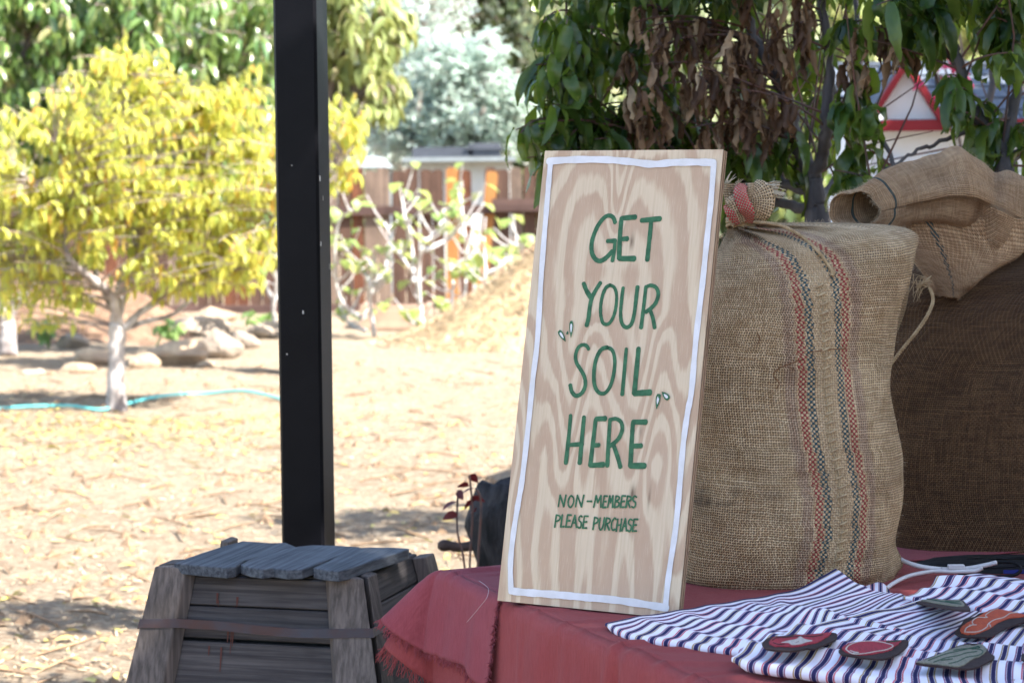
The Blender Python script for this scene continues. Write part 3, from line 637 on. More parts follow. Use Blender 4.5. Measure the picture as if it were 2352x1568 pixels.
# dormer gable
ga = W(2079, 139, D - .1); gl = W(2016, 240, D - .1); cx = ga.x; hw_ = (ga.x - gl.x) * 1.45; gh = ga.z - gl.z; gh *= 1.45
yb = D - .13; zb = ga.z - gh
MB().add([V(cx - hw_, yb + .05, zb), V(cx + hw_, yb + .05, zb), V(cx, yb + .05, ga.z - .02), V(cx - hw_, yb + .07, zb), V(cx + hw_, yb + .07, zb), V(cx, yb + .07, ga.z - .02)], [(0, 1, 2), (5, 4, 3), (0, 3, 4, 1), (1, 4, 5, 2), (2, 5, 3, 0)]).build('gable_wall', m_white, ph)
for s in (-1, 1):
    a = V(cx + s * .001, yb, ga.z); c = V(cx + s * (hw_ + .01), yb, zb - .01); e = (c - a).normalized(); n_ = V(0, -1, 0).cross(e) * s
    MB().box((a + c) / 2 - V(0, 0, .014) + V(0, .012, 0), (c - a).length, .05, .026, e, (0, 1, 0)).build('gable_trim', m_red, ph)
    MB().box((a + c) / 2 + V(0, .33, .006), (c - a).length + .01, .62, .012, e, (0, 1, 0)).build('gable_roof', m_slate, ph)
def win(x0, y0, x1, y1):
    a = W(x0, y0, D); c = W(x1, y1, D); f = MB()
    cxx, czz = (a.x + c.x) / 2, (a.z + c.z) / 2; ww, hh = c.x - a.x, a.z - c.z
    for (dx, dz, sx, sz) in ((0, hh / 2, ww, .014), (0, -hh / 2, ww, .014), (-ww / 2, 0, .012, hh - .014), (ww / 2, 0, .012, hh - .014)): f.box((cxx + dx, D - .004, czz + dz), sx, .02, sz)
    o = f.build('window', m_white, ph); MB().box((cxx, D + .004, czz), ww - .012, .012, hh - .014).build('pane', m_win, o)
win(2024, 370, 2080, 470); win(2128, 361, 2168, 460); win(2230, 361, 2290, 460)

# red flowers beyond the roof
m_pink = leafmat('crimson petals', [(0, (0.42, 0.01, 0.05)), (1, (0.55, 0.03, 0.10))], trans=.3, tcol=(.8, .05, .15))
D = 8.6
b = V(W(2215, 400, D).x, D, 0); t = thing('flowering_vine', 'crimson flowered vine showing between the branches right of the gable', 'vine', b)
mb = MB(); items = []; rg = random.Random(3)
for (px, py) in ((2195, 20), (2170, 150), (2215, 165), (2205, 240), (2180, 8), (2215, 260), (2160, 170)):
    e = W(px, py, D); mb.tube([b, lerp(b, e, .6) + V(.1, 0, .1), e], [.014, .01, .004], 5)
    for k in range(5): items.append((e + V(rg.uniform(-.05, .05), rg.uniform(-.05, .05), rg.uniform(-.05, .05)), rg.uniform(-1, 1), rg.uniform(-.6, .8), rg.uniform(0, 6.28), rg.uniform(.7, 1.1)))
mb.build('stem', m_bark, t); foliage(t, [leaf_tpl(.07, .05, 3, .8, .3, seed=i) for i in range(2)], m_pink, items, leafname='petal')

# unseen leafy tree added right of the frame to shade the playhouse
bS = V(5.0, 8.2, 0)
tree('garden_tree', 'broad leafy tree standing right of the playhouse and shading it', 'tree', bS, [([bS + V(0, 0, 1.4), V(4.8, 8.2, 2.6), V(4.4, 8.3, 3.6)], .09, .03), ([bS + V(0, 0, 1.4), V(5.6, 8.4, 2.7), V(6, 8.6, 3.8)], .08, .03)],
     [(V(4.5, 8.2, 3.7), V(1.9, 1.4, .8)), (V(3.6, 8.6, 3.0), V(.9, .9, .45)), (V(5.8, 8.6, 4), V(1.2, 1.2, .7))], 520, 9, [leaf_tpl(.20, .11, 3, .6, .3, seed=i) for i in range(3)], m_green, m_twig, m_bark, 0, 77, trunk=([bS, bS + V(.05, 0, .7), bS + V(0, 0, 1.5)], .15, .11))

# ------------------------------------------------------------ near peach trees behind the table
m_nbark = simple('near bark', (0.13, 0.12, 0.125), (0.045, 0.038, 0.040), 14, bump=.8, bscale=60, stretch=(1, 1, .3), bdist=.004)
m_ntwig = simple('near twig', (0.16, 0.07, 0.05), (0.09, 0.07, 0.07), 25, rough=.6)
m_nleaf = leafmat('dark peach leaves', [(0, (0.014, 0.042, 0.011)), (.45, (0.030, 0.075, 0.017)), (.75, (0.075, 0.145, 0.028)), (1, (0.17, 0.22, 0.04))], trans=.32, rough=.32, spec=.5, tcol=(0.40, 0.55, 0.05), bump=.6)  # brightest stop paints sunlit glints into some leaves
m_dead = leafmat('dead leaves', [(0, (0.05, 0.024, 0.014)), (.45, (0.12, 0.06, 0.032)), (.75, (0.30, 0.18, 0.10)), (1, (0.58, 0.44, 0.29))], trans=.25, rough=.6, tcol=(.5, .28, .12), bump=.8)  # palest stop paints bright highlights into some dead leaves
ntp = [leaf_tpl(.120, .030, 8, 1.4, .38, .09, seed=1), leaf_tpl(.105, .029, 8, 2.6, .45, .12, .4, seed=2), leaf_tpl(.128, .029, 8, 1.1, .30, .11, .7, seed=3), leaf_tpl(.10, .032, 8, 3.6, .5, .14, -.5, seed=4), leaf_tpl(.115, .027, 8, 1.0, .3, .14, -.9, seed=6)]
dtp = [leaf_tpl(.088, .019, 8, .4, 1.1, .30, 3.0, seed=i, crumple=.16) for i in range(4)]
def neartree(label, base, T, trunk, limbs, gl, dl, ng, nd, per, seed, extra_twigs=()):
    b = V(base.x, base.y, 0); rg = random.Random(seed)
    t = thing('peach_tree', label, 'tree', b)
    mb = MB(); cp = catn(trunk[0], 24); mb.tube(cp, [lerp(trunk[1], trunk[2], i / 23) * (1 + .06 * math.sin(i * 1.7)) for i in range(24)], 12); mb.build('trunk', m_nbark, t, smooth=True)
    for pts, r0, r1 in limbs:
        cp = catn(pts, len(pts) * 6); mb = MB(); mb.tube([p + V(rg.uniform(-1, 1), 0, rg.uniform(-1, 1)) * .004 for p in cp], [lerp(r0, r1, i / (len(cp) - 1)) * rg.uniform(.9, 1.15) for i in range(len(cp))], 8); mb.build('limb', m_nbark, t, smooth=True)
    ls = limbsample(limbs); mb = MB()
    gi = []; di = []
    for lobes, n, acc, pr in ((gl, ng, gi, (.8, 1.5)), (dl, nd, di, (1.1, 1.6))):
        if not lobes: continue
        for pts, r in twigs(ls, lobes, n, seed):
            mb.tube(pts, [max(.0035 * (1 - .6 * k / 5), .0012) for k in range(6)], 5, cap=False)
            for _ in range(per):
                s = rg.uniform(.45, 1.0); p = cat(pts, s) + Vector([rg.uniform(-1, 1) for _ in range(3)]) * .006
                acc.append((p, rg.uniform(-.9, .9), rg.uniform(*pr) - (.35 if rg.random() < .25 else 0), rg.uniform(0, 6.28), rg.uniform(.6, 1.25)))
    for _ in range(60 if seed == 41 else 16):     # bare thin shoots
        s = rg.choice(ls); e = s[0] + V(rg.uniform(-.35, .35), rg.uniform(-.2, .2), rg.uniform(.05, .5)); mb.tube([s[0], lerp(s[0], e, .5) + V(rg.uniform(-.03, .03), 0, .03), e], [.003, .0022, .0012], 5, cap=False)
    o = mb.build('twigs', m_ntwig, t); o['kind'] = 'stuff'
    if gi: foliage(t, ntp, m_nleaf, gi, 300)
    if di: foliage(t, dtp, m_dead, di, 300, 'dead_foliage', 'dead_leaf')
    return t
T = 5.5
def q(x, y, dy=0): return W(x, y, T + dy)
bA = V(q(1885, 600).x, T, 0)
neartree('near peach tree with a forked grey trunk and withered brown leaves behind the sign', bA, T,
    ([bA, V(bA.x + .02, T, .5), q(1880, 560), q(1872, 470), q(1868, 410)], .042, .022),
    [([q(1868, 410), q(1835, 340), q(1815, 250), q(1790, 190), q(1745, 110), q(1700, 0), q(1660, -120)], .020, .008),
     ([q(1868, 410), q(1893, 340, -.05), q(1900, 270, -.1), q(1905, 150, -.1), q(1890, 20, -.1), q(1880, -140, -.1)], .017, .007),
     ([q(1860, 440), q(1780, 415, .05), q(1700, 405, .1), q(1600, 380, .15), q(1480, 330, .2), q(1380, 260, .2), q(1320, 120, .2)], .013, .006),
     ([q(1872, 480, .05), q(1800, 470, .1), q(1740, 440, .15), q(1640, 330, .2), q(1520, 200, .2), q(1440, 60, .25), q(1400, -80, .2)], .013, .006),
     ([q(1745, 110), q(1640, 60, .1), q(1520, 20, .1), q(1400, 0, .1), q(1290, 60, .1)], .010, .005),
     ([q(1876, 470, .1), q(1930, 400, .3), q(1960, 300, .35), q(1975, 150, .4), q(1960, -40, .4)], .013, .006)],
    [lobe(1290, 110, 85, 110, T, .2, 1.7), lobe(1260, 240, 50, 80, T, .12, 2.2), lobe(1210, 320, 42, 50, T - .1, .07, 7), lobe(1340, 320, 90, 60, T + .1, .2, 1.6), lobe(1460, 200, 110, 100, T + .15, .2), lobe(1560, 310, 120, 60, T + .25, .2, 1.5), lobe(1740, 320, 110, 70, T + .1, .2), lobe(1860, 300, 60, 100, T + .3, .15), lobe(1700, 400, 60, 45, T + .2, .12),
     lobe(1930, 60, 50, 60, T + .2, .2, .8), lobe(1400, 30, 110, 60, T + .2, .2), lobe(1660, 120, 180, 120, T + .35, .12, .8), lobe(1600, -140, 420, 110, T, .4, .5)],
    [lobe(1480, 120, 45, 140, T - .1, .1, 1.5), lobe(1590, 170, 30, 160, T - .1, .1, 1.7), lobe(1700, 100, 45, 150, T - .15, .1, 1.5), lobe(1530, 260, 60, 60, T - .05, .1), lobe(1660, 280, 50, 60, T - .1, .1), lobe(1800, 60, 60, 100, T - .1, .12, 1.1), lobe(1400, 60, 60, 90, T - .05, .1, .6), lobe(1760, 230, 30, 80, T - .1, .08)],
    260, 44, 6, 41)
T = 5.2
bB = V(q(2330, 600).x, T, 0)
neartree('near peach tree with sparse hanging green leaves behind the folded sack mouth', bB, T,
    ([bB, V(bB.x - .01, T, .6), q(2330, 600), q(2318, 480), q(2308, 400), q(2302, 350)], .038, .019),
    [([q(2302, 350), q(2262, 290), q(2230, 240), q(2205, 160), q(2180, 60), q(2165, -40), q(2150, -160)], .016, .006),
     ([q(2302, 350), q(2322, 290), q(2336, 200), q(2330, 100), q(2345, -20), q(2340, -160)], .015, .007),
     ([q(2262, 290, .05), q(2150, 330, .1), q(2080, 360, .1), q(2000, 420, .1)], .006, .003),
     ([q(2010, 430, .1), q(2050, 380, .1), q(1990, 260, .15), q(1960, 160, .2), q(1940, 40, .2)], .006, .003),
     ([q(2310, 380), q(2400, 300, .1), q(2460, 160, .2)], .013, .006), ([q(2205, 160), q(2120, 60, .1), q(2040, -40, .1)], .008, .004)],
    [lobe(2100, 20, 50, 60, T, .12, 1.5), lobe(2165, 210, 22, 50, T - .1, .06, 5), lobe(2250, 320, 40, 50, T, .1, 1.4), lobe(1960, 210, 35, 90, T + .1, .12, 1.6), lobe(1935, 350, 40, 60, T + .1, .12, 1.6), lobe(2010, 20, 70, 60, T, .15), lobe(2290, 120, 60, 120, T, .15, .6), lobe(2345, 330, 30, 70, T, .1, 1.2), lobe(2330, 40, 60, 70, T, .15, .6), lobe(2200, -120, 260, 90, T, .3, .35), lobe(2420, 250, 60, 160, T, .2, .5)],
    [lobe(1985, 90, 30, 60, T, .06, .5)], 82, 5, 6, 43)
# two finer trees further right and behind; unseen overhead leaves added for ground shadows
T = 6.6
bC = V(q(2290, 500).x, T, 0)
neartree('slim bare stemmed tree behind the playhouse side of the near peach trees', bC, T, ([bC, V(bC.x, T, .7), q(2250, 330)], .03, .016),
    [([q(2250, 330), q(2280, 180), q(2255, 60), q(2240, -60)], .012, .006), ([q(2250, 330), q(2150, 180), q(2130, 60), q(2060, -40)], .010, .005), ([q(2250, 330), q(2350, 200), q(2400, 40)], .010, .005),
     ([q(2255, 60), V(1.2, 6.6, 2.3), V(.6, 6.6, 2.45), V(-.3, 7.1, 2.6)], .012, .005), ([q(2280, 180), V(1.6, 7.4, 2.3), V(1.6, 8.6, 2.7)], .012, .005)],
    [lobe(2260, 40, 110, 70, T, .2), lobe(2150, 0, 60, 40, T, .2), lobe(1790, 380, 150, 50, T, .2, .6), (V(.15, 6.55, 2.42), V(.62, .30, .14), 4), (V(1.6, 8.7, 2.75), V(.6, .4, .15), 2.5), (V(-.35, 7.6, 2.6), V(.4, .22, .1), 6)], [], 300, 0, 6, 47)

# ------------------------------------------------------------ stump with its dead branch and seedling
m_stump = simple('dark bark', (0.05, 0.042, 0.042), (0.008, 0.007, 0.007), 26, bump=1, bscale=40, stretch=(1, 1, .35), bdist=.02)  # dark bark tones, mottled at random
T = 6.0
sb = V(W(1215, 1300, T).x, T, 0); g = []
stump_r = lambda z: .165 if z < .1 else (.115 + .02 * math.sin(z * 9 + 2.2) - (.045 * sst(.52, .70, z)))
for i in range(30):
    z = .66 * i / 29; row = []
    for j in range(36):
        an = 2 * PI * j / 36; r = (stump_r(z) + (.09 * (1 - sst(0, .2, z)))) * (1 + .08 * math.sin(an * 5 + z * 7) + .05 * math.sin(an * 11 + z * 4) + .07 * wob(an * 3, z * 26, 1, 20)); row.append(sb + V(math.cos(an) * r + .03 * math.sin(z * 8), math.sin(an) * r, z + (.012 * wob(an * 3, 3, 1, 6) if i == 29 else 0)))
    g.append(row)
g.append([sb + V(0, 0, .60)] * 36)
st = thing('tree_stump', 'dark gnarled stump standing on the ground left of the sign', 'stump', sb)
MB().grid(g, closed=True).build('trunk', m_stump, st, smooth=True)
m_db = simple('dead wood', (0.11, 0.07, 0.055), (0.05, 0.03, 0.025), 14, bump=1, bscale=40, stretch=(.4, 1, 1), bdist=.01)
MB().tube(catn([W(1195, 1235, T), W(1120, 1246, T), W(1060, 1256, T), W(1030, 1252, T), W(1005, 1253, T)], 14), [.016, .015, .017, .015, .016, .014, .013, .012, .014, .012, .015, .016, .013, .006], 8).build('dead_branch', m_db, st, smooth=True)
MB().tube([W(1190, 1190, T), W(1120, 1190, T), W(1078, 1196, T)], [.010, .009, .004], 7).build('dead_branch', m_db, st, smooth=True)
T = 5.8
m_rl = leafmat('dark red leaves', [(0, (0.05, 0.012, 0.012)), (1, (0.12, 0.025, 0.02))], trans=.2, tcol=(.6, .05, .05))
b = V(W(1075, 1300, T).x, T, 0); t = thing('seedling', 'thin seedling with dark red leaves growing beside the stump', 'plant', b); mb = MB(); items = []
for pts in (((1078, 1330), (1085, 1180), (1078, 1090)), ((1095, 1330), (1105, 1160), (1092, 1120)), ((1070, 1330), (1050, 1220), (1052, 1125))):
    P = [V(b.x, b.y, 0)] + [W(x, y, T) for x, y in pts]; mb.tube(catn(P, 10), .003, 5)
    e = P[-1]
    for k in range(3): items.append((e - V(0, 0, .03 * k), rnd.uniform(-1, 1), rnd.uniform(-.2, 1), rnd.uniform(0, 6.28), rnd.uniform(.7, 1.1)))
mb.build('stem', m_ntwig, t); foliage(t, [leaf_tpl(.05, .028, 4, .6, .3)], m_rl, items)

# ------------------------------------------------------------ black steel post
m_post = simple('black painted steel', (0.0028, 0.0028, 0.0042), (0.0048, 0.0048, 0.0066), 6, rough=.42, bump=.15, bscale=120, spec=.10)
T = 5.0; cx = W(697, 784, T).x; c0 = V(cx, T + .05, 0)
pe = V(math.cos(math.radians(-11)), math.sin(math.radians(-11)), 0); pf = V(-pe.y, pe.x, 0)
po = thing('steel_post', 'tall black square steel post standing behind the wooden crate', 'post', c0)
MB().box(c0 + V(0, 0, 1.3), .097, .097, 2.6, pe, pf).build('shaft', m_post, po, bevel=.006)
MB().box(c0 + V(0, 0, .008), .2, .2, .014, pe, pf).build('base_plate', m_post, po)
mb = MB(); m_scr = simple('paint chips', (0.45, 0.42, 0.38), rough=.7)
for (px, py, a, h) in ((696, 717, .003, .008), (659, 813, .003, .003), (735, 410, .002, .012), (742, 455, .002, .01), (757, 612, .002, .012), (670, 380, .002, .002), (737, 560, .0015, .01)):
    p = onplane(px, py, c0 - pf * .0490, pf) if px < 741 else onplane(px, py, c0 + pe * .0490, pe)
    mb.box(p, a if px < 741 else .001, .001 if px < 741 else a, h, pe, pf)
o = mb.build('paint_chips', m_scr, po)

# ------------------------------------------------------------ weathered tapered crate
ce1 = V(.96, -.28, 0).normalized(); ce2 = V(.28, .96, 0).normalized()
ZT = .735; fr = G(829, 1316, ZT); fl = G(374, 1298, ZT)
HW = (fr - fl).length / 2
ce1 = (fr - fl); ce1.z = 0; ce1.normalize(); ce2 = V(-ce1.y, ce1.x, 0); CY = math.atan2(ce1.y, ce1.x)
m_cw = [woodmat('weathered plank', (0.078, 0.068, 0.066), (0.030, 0.026, 0.027), 0, vary=.2, scale=1.6, yaw=CY), woodmat('weathered lid', (0.095, 0.105, 0.120), (0.036, 0.040, 0.050), 1, vary=.12, scale=1.6, yaw=CY), woodmat('weathered stile', (0.135, 0.11, 0.098), (0.062, 0.051, 0.046), 2, vary=.15, scale=1.6, yaw=CY)]
m_cw.append(woodmat('weathered side plank', (0.078, 0.068, 0.066), (0.030, 0.026, 0.027), 1, vary=.2, scale=1.6, yaw=CY))
ctr = (fr + fl) / 2 + ce2 * .185; ctr.z = 0
def cp_(u, v, z, out=0.0):
    """u,v in -1..1 on the tapered box at height z"""
    k = .205 * (ZT - z); return ctr + ce1 * (u * (HW + k + out)) + ce2 * (v * (.185 + k + out)) + V(0, 0, z)
cr = thing('wooden_crate', 'weathered grey wooden box flaring towards the ground bound with a rusty steel band', 'crate', ctr)
hs = [(.716, .664), (.661, .604), (.597, .480), (.474, .330), (.325, .16), (.155, .01)]
for side in ('f', 'r', 'b', 'l'):
    for (zt, zb) in hs:
        def c(a, z, o):
            if side == 'f': return cp_(a, -1, z, o)
            if side == 'b': return cp_(-a, 1, z, o)
            if side == 'r': return cp_(1, a, z, o)
            return cp_(-1, -a, z, o)
        lo = [c(-.93, zb, -.030), c(.93, zb, -.030), c(.93, zb, -.012), c(-.93, zb, -.012)]; up = [c(-.93, zt, -.030), c(.93, zt, -.030), c(.93, zt, -.012), c(-.93, zt, -.012)]
        # planks lie flat behind the stiles
        MB().hexa([lo[3], lo[2], lo[1], lo[0]], [up[3], up[2], up[1], up[0]]).build('plank', m_cw[0 if side in 'fb' else 3], cr, bevel=.002)
def stile(side, a0, a1, zt):
    def c(a, z, o):
        if side == 'f': return cp_(a, -1, z, o)
        return cp_(1 if side == 'r' else -1, a, z, o)
    zb = .01
    MB().hexa([c(a0, zb, .012), c(a1, zb, .012), c(a1, zb, -.011), c(a0, zb, -.011)], [c(a0, zt, .012), c(a1, zt, .012), c(a1, zt, -.011), c(a0, zt, -.011)]).build('stile', m_cw[2], cr, bevel=.002)
stile('f', -1.0, -.70, .735); stile('f', .66, .985, .728)
stile('r', -.93, -.68, .728); stile('r', .72, 1.0, .712); stile('l', -.9, -.6, .735); stile('l', .6, .9, .735)
MB().hexa([cp_(-.9, -.9, .012, -.035), cp_(.9, -.9, .012, -.035), cp_(.9, .9, .012, -.035), cp_(-.9, .9, .012, -.035)], [cp_(-.9, -.9, .70, -.035), cp_(.9, -.9, .70, -.035), cp_(.9, .9, .70, -.035), cp_(-.9, .9, .70, -.035)]).build('gap_blocker', simple('dark gap fill', (.02, .02, .02), rough=.9), cr)  # dark box added inside to stop light showing through plank gaps
# lid boards with jagged ends
zl = .742
def lidboard(poly, th, z=.742):
    tp = [G(x, y, z) for x, y in poly]; bt = [p - V(0, 0, th) for p in tp]; n = len(tp)
    MB().add(tp + bt, [tuple(range(n)), tuple(range(2 * n - 1, n - 1, -1))] + [(i, i + n, (i + 1) % n + n, (i + 1) % n) for i in range(n)]).build('lid_board', m_cw[1], cr, bevel=.0015)
def L3(x, y): return ((x / 1.3835 + 400) * .57422, (y / 1.3835 + 1900) * .57422)
lidboard([L3(*p) for p in ((408, 486), (470, 462), (560, 430), (680, 392), (790, 363), (860, 368), (950, 374), (1030, 372), (1102, 402), (1010, 410), (950, 432), (870, 452), (800, 470), (760, 496), (752, 505), (700, 512), (560, 500))], .020)
lidboard([L3(*p) for p in ((778, 492), (820, 470), (900, 440), (1010, 410), (1105, 392), (1180, 385), (1300, 388), (1438, 396), (1400, 415), (1290, 455), (1180, 500), (1120, 520), (1040, 524), (960, 512), (900, 520), (830, 510))], .018, .744)
lidboard([L3(*p) for p in ((1180, 510), (1260, 475), (1400, 402), (1500, 398), (1640, 400), (1712, 404), (1660, 425), (1500, 475), (1370, 520), (1320, 530), (1250, 524))], .020, .746)
MB().box(ctr + V(0, 0, .712), HW * 1.8, .30, .010, ce1, ce2).build('inner_lid', m_cw[0], cr)
m_band = simple('rusty steel band', (0.045, 0.052, 0.065), (0.07, 0.032, 0.024), 9, rough=.6, metal=.3, bump=.4)
zs = .622; ring = []
for (u, v) in ((-1, -1), (1, -1), (1, 1), (-1, 1), (-1, -1)): ring.append((u, v))
mb = MB()
for k in range(4):
    (u0, v0), (u1, v1) = ring[k], ring[k + 1]
    for i in range(6):
        t0, t1 = i / 6, (i + 1) / 6
        a = lambda t, z, o: cp_(lerp(u0, u1, t), lerp(v0, v1, t), z + .004 * math.sin(t * 7 + k), o)
        mb.hexa([a(t0, zs, .0140), a(t1, zs, .0140), a(t1, zs, .0125), a(t0, zs, .0125)], [a(t0, zs + .016, .0140), a(t1, zs + .016, .0140), a(t1, zs + .016, .0125), a(t0, zs + .016, .0125)])
mb.build('steel_band', m_band, cr)
mb = MB(); m_drip = simple('rust drips', (0.085, 0.028, 0.020), rough=.8)
for (x, y, h) in ((650, 650, .020), (757, 672, .020), (763, 672, .017), (604, 942, .018), (672, 950, .045), (728, 845, .048), (738, 842, .034), (710, 845, .026), (655, 690, .012)):
    x, y = L3(x, y)
    n_ = -ce2; p = onplane(x, y, cp_(0, -1, .5, -.0100), (n_ + V(0, 0, .205)).normalized())
    e2_ = (V(0, 0, -1) - ce2 * .205).normalized(); wd = rnd.uniform(.002, .0045)
    mb.add([p - ce1 * wd / 2, p + ce1 * wd / 2, p + ce1 * wd / 5 + e2_ * h, p - ce1 * wd / 5 + e2_ * h], [(0, 1, 2, 3)])
mb.build('rust_drips', m_drip, cr)

# ------------------------------------------------------------ table
TZ = .757
P0 = G(995, 1312, TZ); P1 = G(1589, 1562, TZ); P0.z = P1.z = 0
TA = (P1 - P0).normalized(); TB = V(-TA.y, TA.x, 0)
if TB.x < 0: TB = -TB
TL, TW = 1.9, 1.30
tb = thing('trestle_table', 'wooden table hidden under the red linen cloths', 'table', P0 + TA * TL / 2 + TB * TW / 2)
m_tw = woodmat('table wood', (0.30, 0.2, 0.12), (0.2, 0.13, 0.08), 0)
cc = P0 + TA * TL / 2 + TB * TW / 2
MB().box(cc + V(0, 0, .735), TL - .03, TW - .03, .03, TA, TB).build('tabletop', m_tw, tb)
for sa in (.12, TL - .12):
    for sb_ in (.12, TW - .12): MB().box(P0 + TA * sa + TB * sb_ + V(0, 0, .36), .05, .05, .718, TA, TB).build('leg', m_tw, tb)

def clothmat(name, c, c2, p=.0011):
    m, nt, b, out = newmat(name); N = NT(nt); co = N.coord('Object')
    n1 = N.noise(co, 7, 4); a1 = N.noise(N.coord('Object', (900, 40, 40), (0, 0, math.atan2(TA.y, TA.x) * -1)), 1, 3, .7); a2 = N.noise(N.coord('Object', (40, 900, 40), (0, 0, math.atan2(TA.y, TA.x) * -1)), 1, 3, .7)
    col = N.mix(N.step(.3, .7, N.m('MULTIPLY', N.m('ADD', a1, a2), .5)), (*c, 1), (*c2, 1)); col = N.mix(N.m('MULTIPLY', N.step(.4, .8, n1), .35), col, (c[0] * 1.15, c[1] * 1.5, c[2] * 1.5, 1))
    nt.links.new(col, b.inputs['Base Color']); b.inputs['Roughness'].default_value = .9; b.inputs['Specular IOR Level'].default_value = .1; b.inputs['Sheen Weight'].default_value = .06; b.inputs['Sheen Roughness'].default_value = .4
    N.bump(N.m('ADD', N.m('ADD', a1, a2), N.m('MULTIPLY', N.noise(co, 30, 4, .6), 3.0)), .6, .0016, b); return m
m_lin = clothmat('red linen', (0.30, 0.068, 0.080), (0.225, 0.046, 0.054)); m_lin2 = clothmat('rust linen', (0.30, 0.062, 0.062), (0.23, 0.043, 0.043))
def creases(a, b_):
    """height of the linen above the table: a along the long edge, b_ across"""
    h = .0012 * wob(a * 14, b_ * 14, 1, 24)
    for (a0, b0, ang, L, am, wd) in CR:
        da, db = a - a0, b_ - b0; t = da * math.cos(ang) + db * math.sin(ang); s = -da * math.sin(ang) + db * math.cos(ang)
        h += am * math.exp(-(s / wd) ** 2) * math.exp(-(t / L) ** 2)
    return h
def ab(px, py):
    p = G(px, py, TZ + .003); p.z = 0; p = p - P0; return p.dot(TA), p.dot(TB)
CR = []
for (x, y, ang, L, am, wd) in ((1100, 1312, 1.4, .10, .004, .012), (1060, 1318, 1.75, .08, .005, .010), (1120, 1322, 1.55, .12, .003, .01), (1420, 1478, 1.45, .16, .006, .010), (1500, 1490, 1.3, .12, .004, .014), (1560, 1520, 1.1, .14, .005, .012), (1460, 1500, .7, .05, .006, .02), (1640, 1545, 1.4, .16, .006, .010), (1750, 1550, 1.35, .15, .004, .014), (1300, 1425, 1.5, .07, .003, .01), (1230, 1400, 1.5, .06, .003, .01), (1370, 1440, 1.6, .1, .0025, .012), (2150, 1360, 1.0, .2, .003, .02)):
    a, b_ = ab(x, y); CR.append((a, b_, ang, L, am, wd))
def skirtprof(d, rr=.016):
    """slope length d -> (out, drop) with a rounded edge"""
    if d < rr * PI / 2: return rr * math.sin(d / rr), rr * (1 - math.cos(d / rr))
    return rr, rr + d - rr * PI / 2
def cloth(name, mat, label, z0, a0, a1, b1, hem, folds, flare, wing, inner=.0, gname=None, fr_len=.03, fr_edge=True, cutfr=False):
    """linen on the tabletop hanging over the long edge and round the far corner"""
    th = thing(name, label, 'tablecloth', P0 + TA * lerp(a0, a1, .5) + TB * .2 + V(0, 0, z0))
    rr = .016; ins = rr
    mb = MB(); NA = int((a1 - max(a0, 0)) / .008); NBb = int(b1 / .011)
    A = [max(a0, 0) + ins + (a1 - max(a0, 0) - ins) * i / NA for i in range(NA + 1)]; B = [ins + (b1 - ins) * j / NBb for j in range(NBb + 1)]
    mb.grid([[P0 + TA * a + TB * b_ + V(0, 0, z0 + creases(a, b_)) for b_ in B] for a in A])
    # skirt round the perimeter
    ca = .16      # parameter length given to the corner
    ws = list(np.linspace(a1, ins, int((a1 - ins) / .006))) + [ins - ca * k / 30 for k in range(1, 31)] + [ins - ca - .02 * k for k in range(1, int(b1 / .02))]
    R = []; hemline = []
    n0 = -TB; n1 = -TA
    for wv in ws:
        if wv >= ins: bp = P0 + TA * wv + TB * ins; n = n0; cw = 0
        elif wv >= ins - ca:
            al = (ins - wv) / ca * PI / 2; bp = P0 + TA * ins + TB * ins; n = (n0 * math.cos(al) + n1 * math.sin(al)).normalized(); cw = math.sin(al * 2)
        else: bp = P0 + TA * ins + TB * (ins + (ins - ca - wv)); n = n1; cw = 0
        if wv > ins: cw = math.exp(-((wv - ins) / .03) ** 2) * .0
        aa = (bp - P0).dot(TA); bb = (bp - P0).dot(TB); zz = z0 + creases(aa, bb)
        H = hem(wv); row = []; nd = 26
        for k in range(nd + 1):
            d = H * k / nd; o, dr = skirtprof(d, rr)
            fl = flare * d + folds(wv) * sst(0, .09, d) + wing * cw * d
            dr2 = rr * 0 + dr * (1 - .30 * cw * sst(0, .05, d))
            row.append(bp + n * (o + fl) + V(0, 0, zz - dr2))
        R.append(row); hemline.append((row[-1], (row[-1] - row[-2]).normalized(), n, wv))
    mb.grid(R)
    o = mb.build('cloth', mat, th, smooth=True); sd = o.modifiers.new('thickness', 'SOLIDIFY'); sd.thickness = .0012; sd.offset = -1
    # fringe
    fb = MB(); rg = random.Random(hash(label) % 97 if False else len(label))
    def thread(p, d, n, L):
        pts = [p]; dd = d.copy()
        for k in range(3):
            dd = (dd + Vector([rg.uniform(-.5, .5) for _ in range(3)]) + V(0, 0, -.15)).normalized(); pts.append(pts[-1] + dd * L / 3)
        fb.tube(pts, [.0007, .0006, .0006, .0004], 3, cap=False)
    for i in range(len(hemline) - 1):
        p0_, d0, n_, w0 = hemline[i]; p1_, d1, _, w1 = hemline[i + 1]
        if w0 < ins - ca - .3: break
        for k in range(max(2, int((p1_ - p0_).length / .0016))):
            t = rg.random(); thread(lerp(p0_, p1_, t), lerp(d0, d1, t), n_, rg.uniform(.6, 1.3) * fr_len)
    if fr_edge:       # frayed cut edge that runs over the top and down
        edge = [R[0][k] for k in range(26, -1, -1)] + [P0 + TA * a1 + TB * b_ + V(0, 0, z0 + creases(a1, b_)) for b_ in B[:10]]
        for i in range(len(edge) - 1):
            for k in range(int((edge[i + 1] - edge[i]).length / .0007) + 1):
                p = lerp(edge[i], edge[i + 1], rg.random()); thread(p, TA * .8 + n0 * .3 + V(0, 0, .5 if i > 22 else .1), n0, rg.uniform(.006, .013))
    f = fb.build('fringe', mat, th); f['kind'] = 'stuff'
    return th
def folds1(wv): return .004 * math.sin(wv * 26 + 1) + .003 * math.sin(wv * 61)
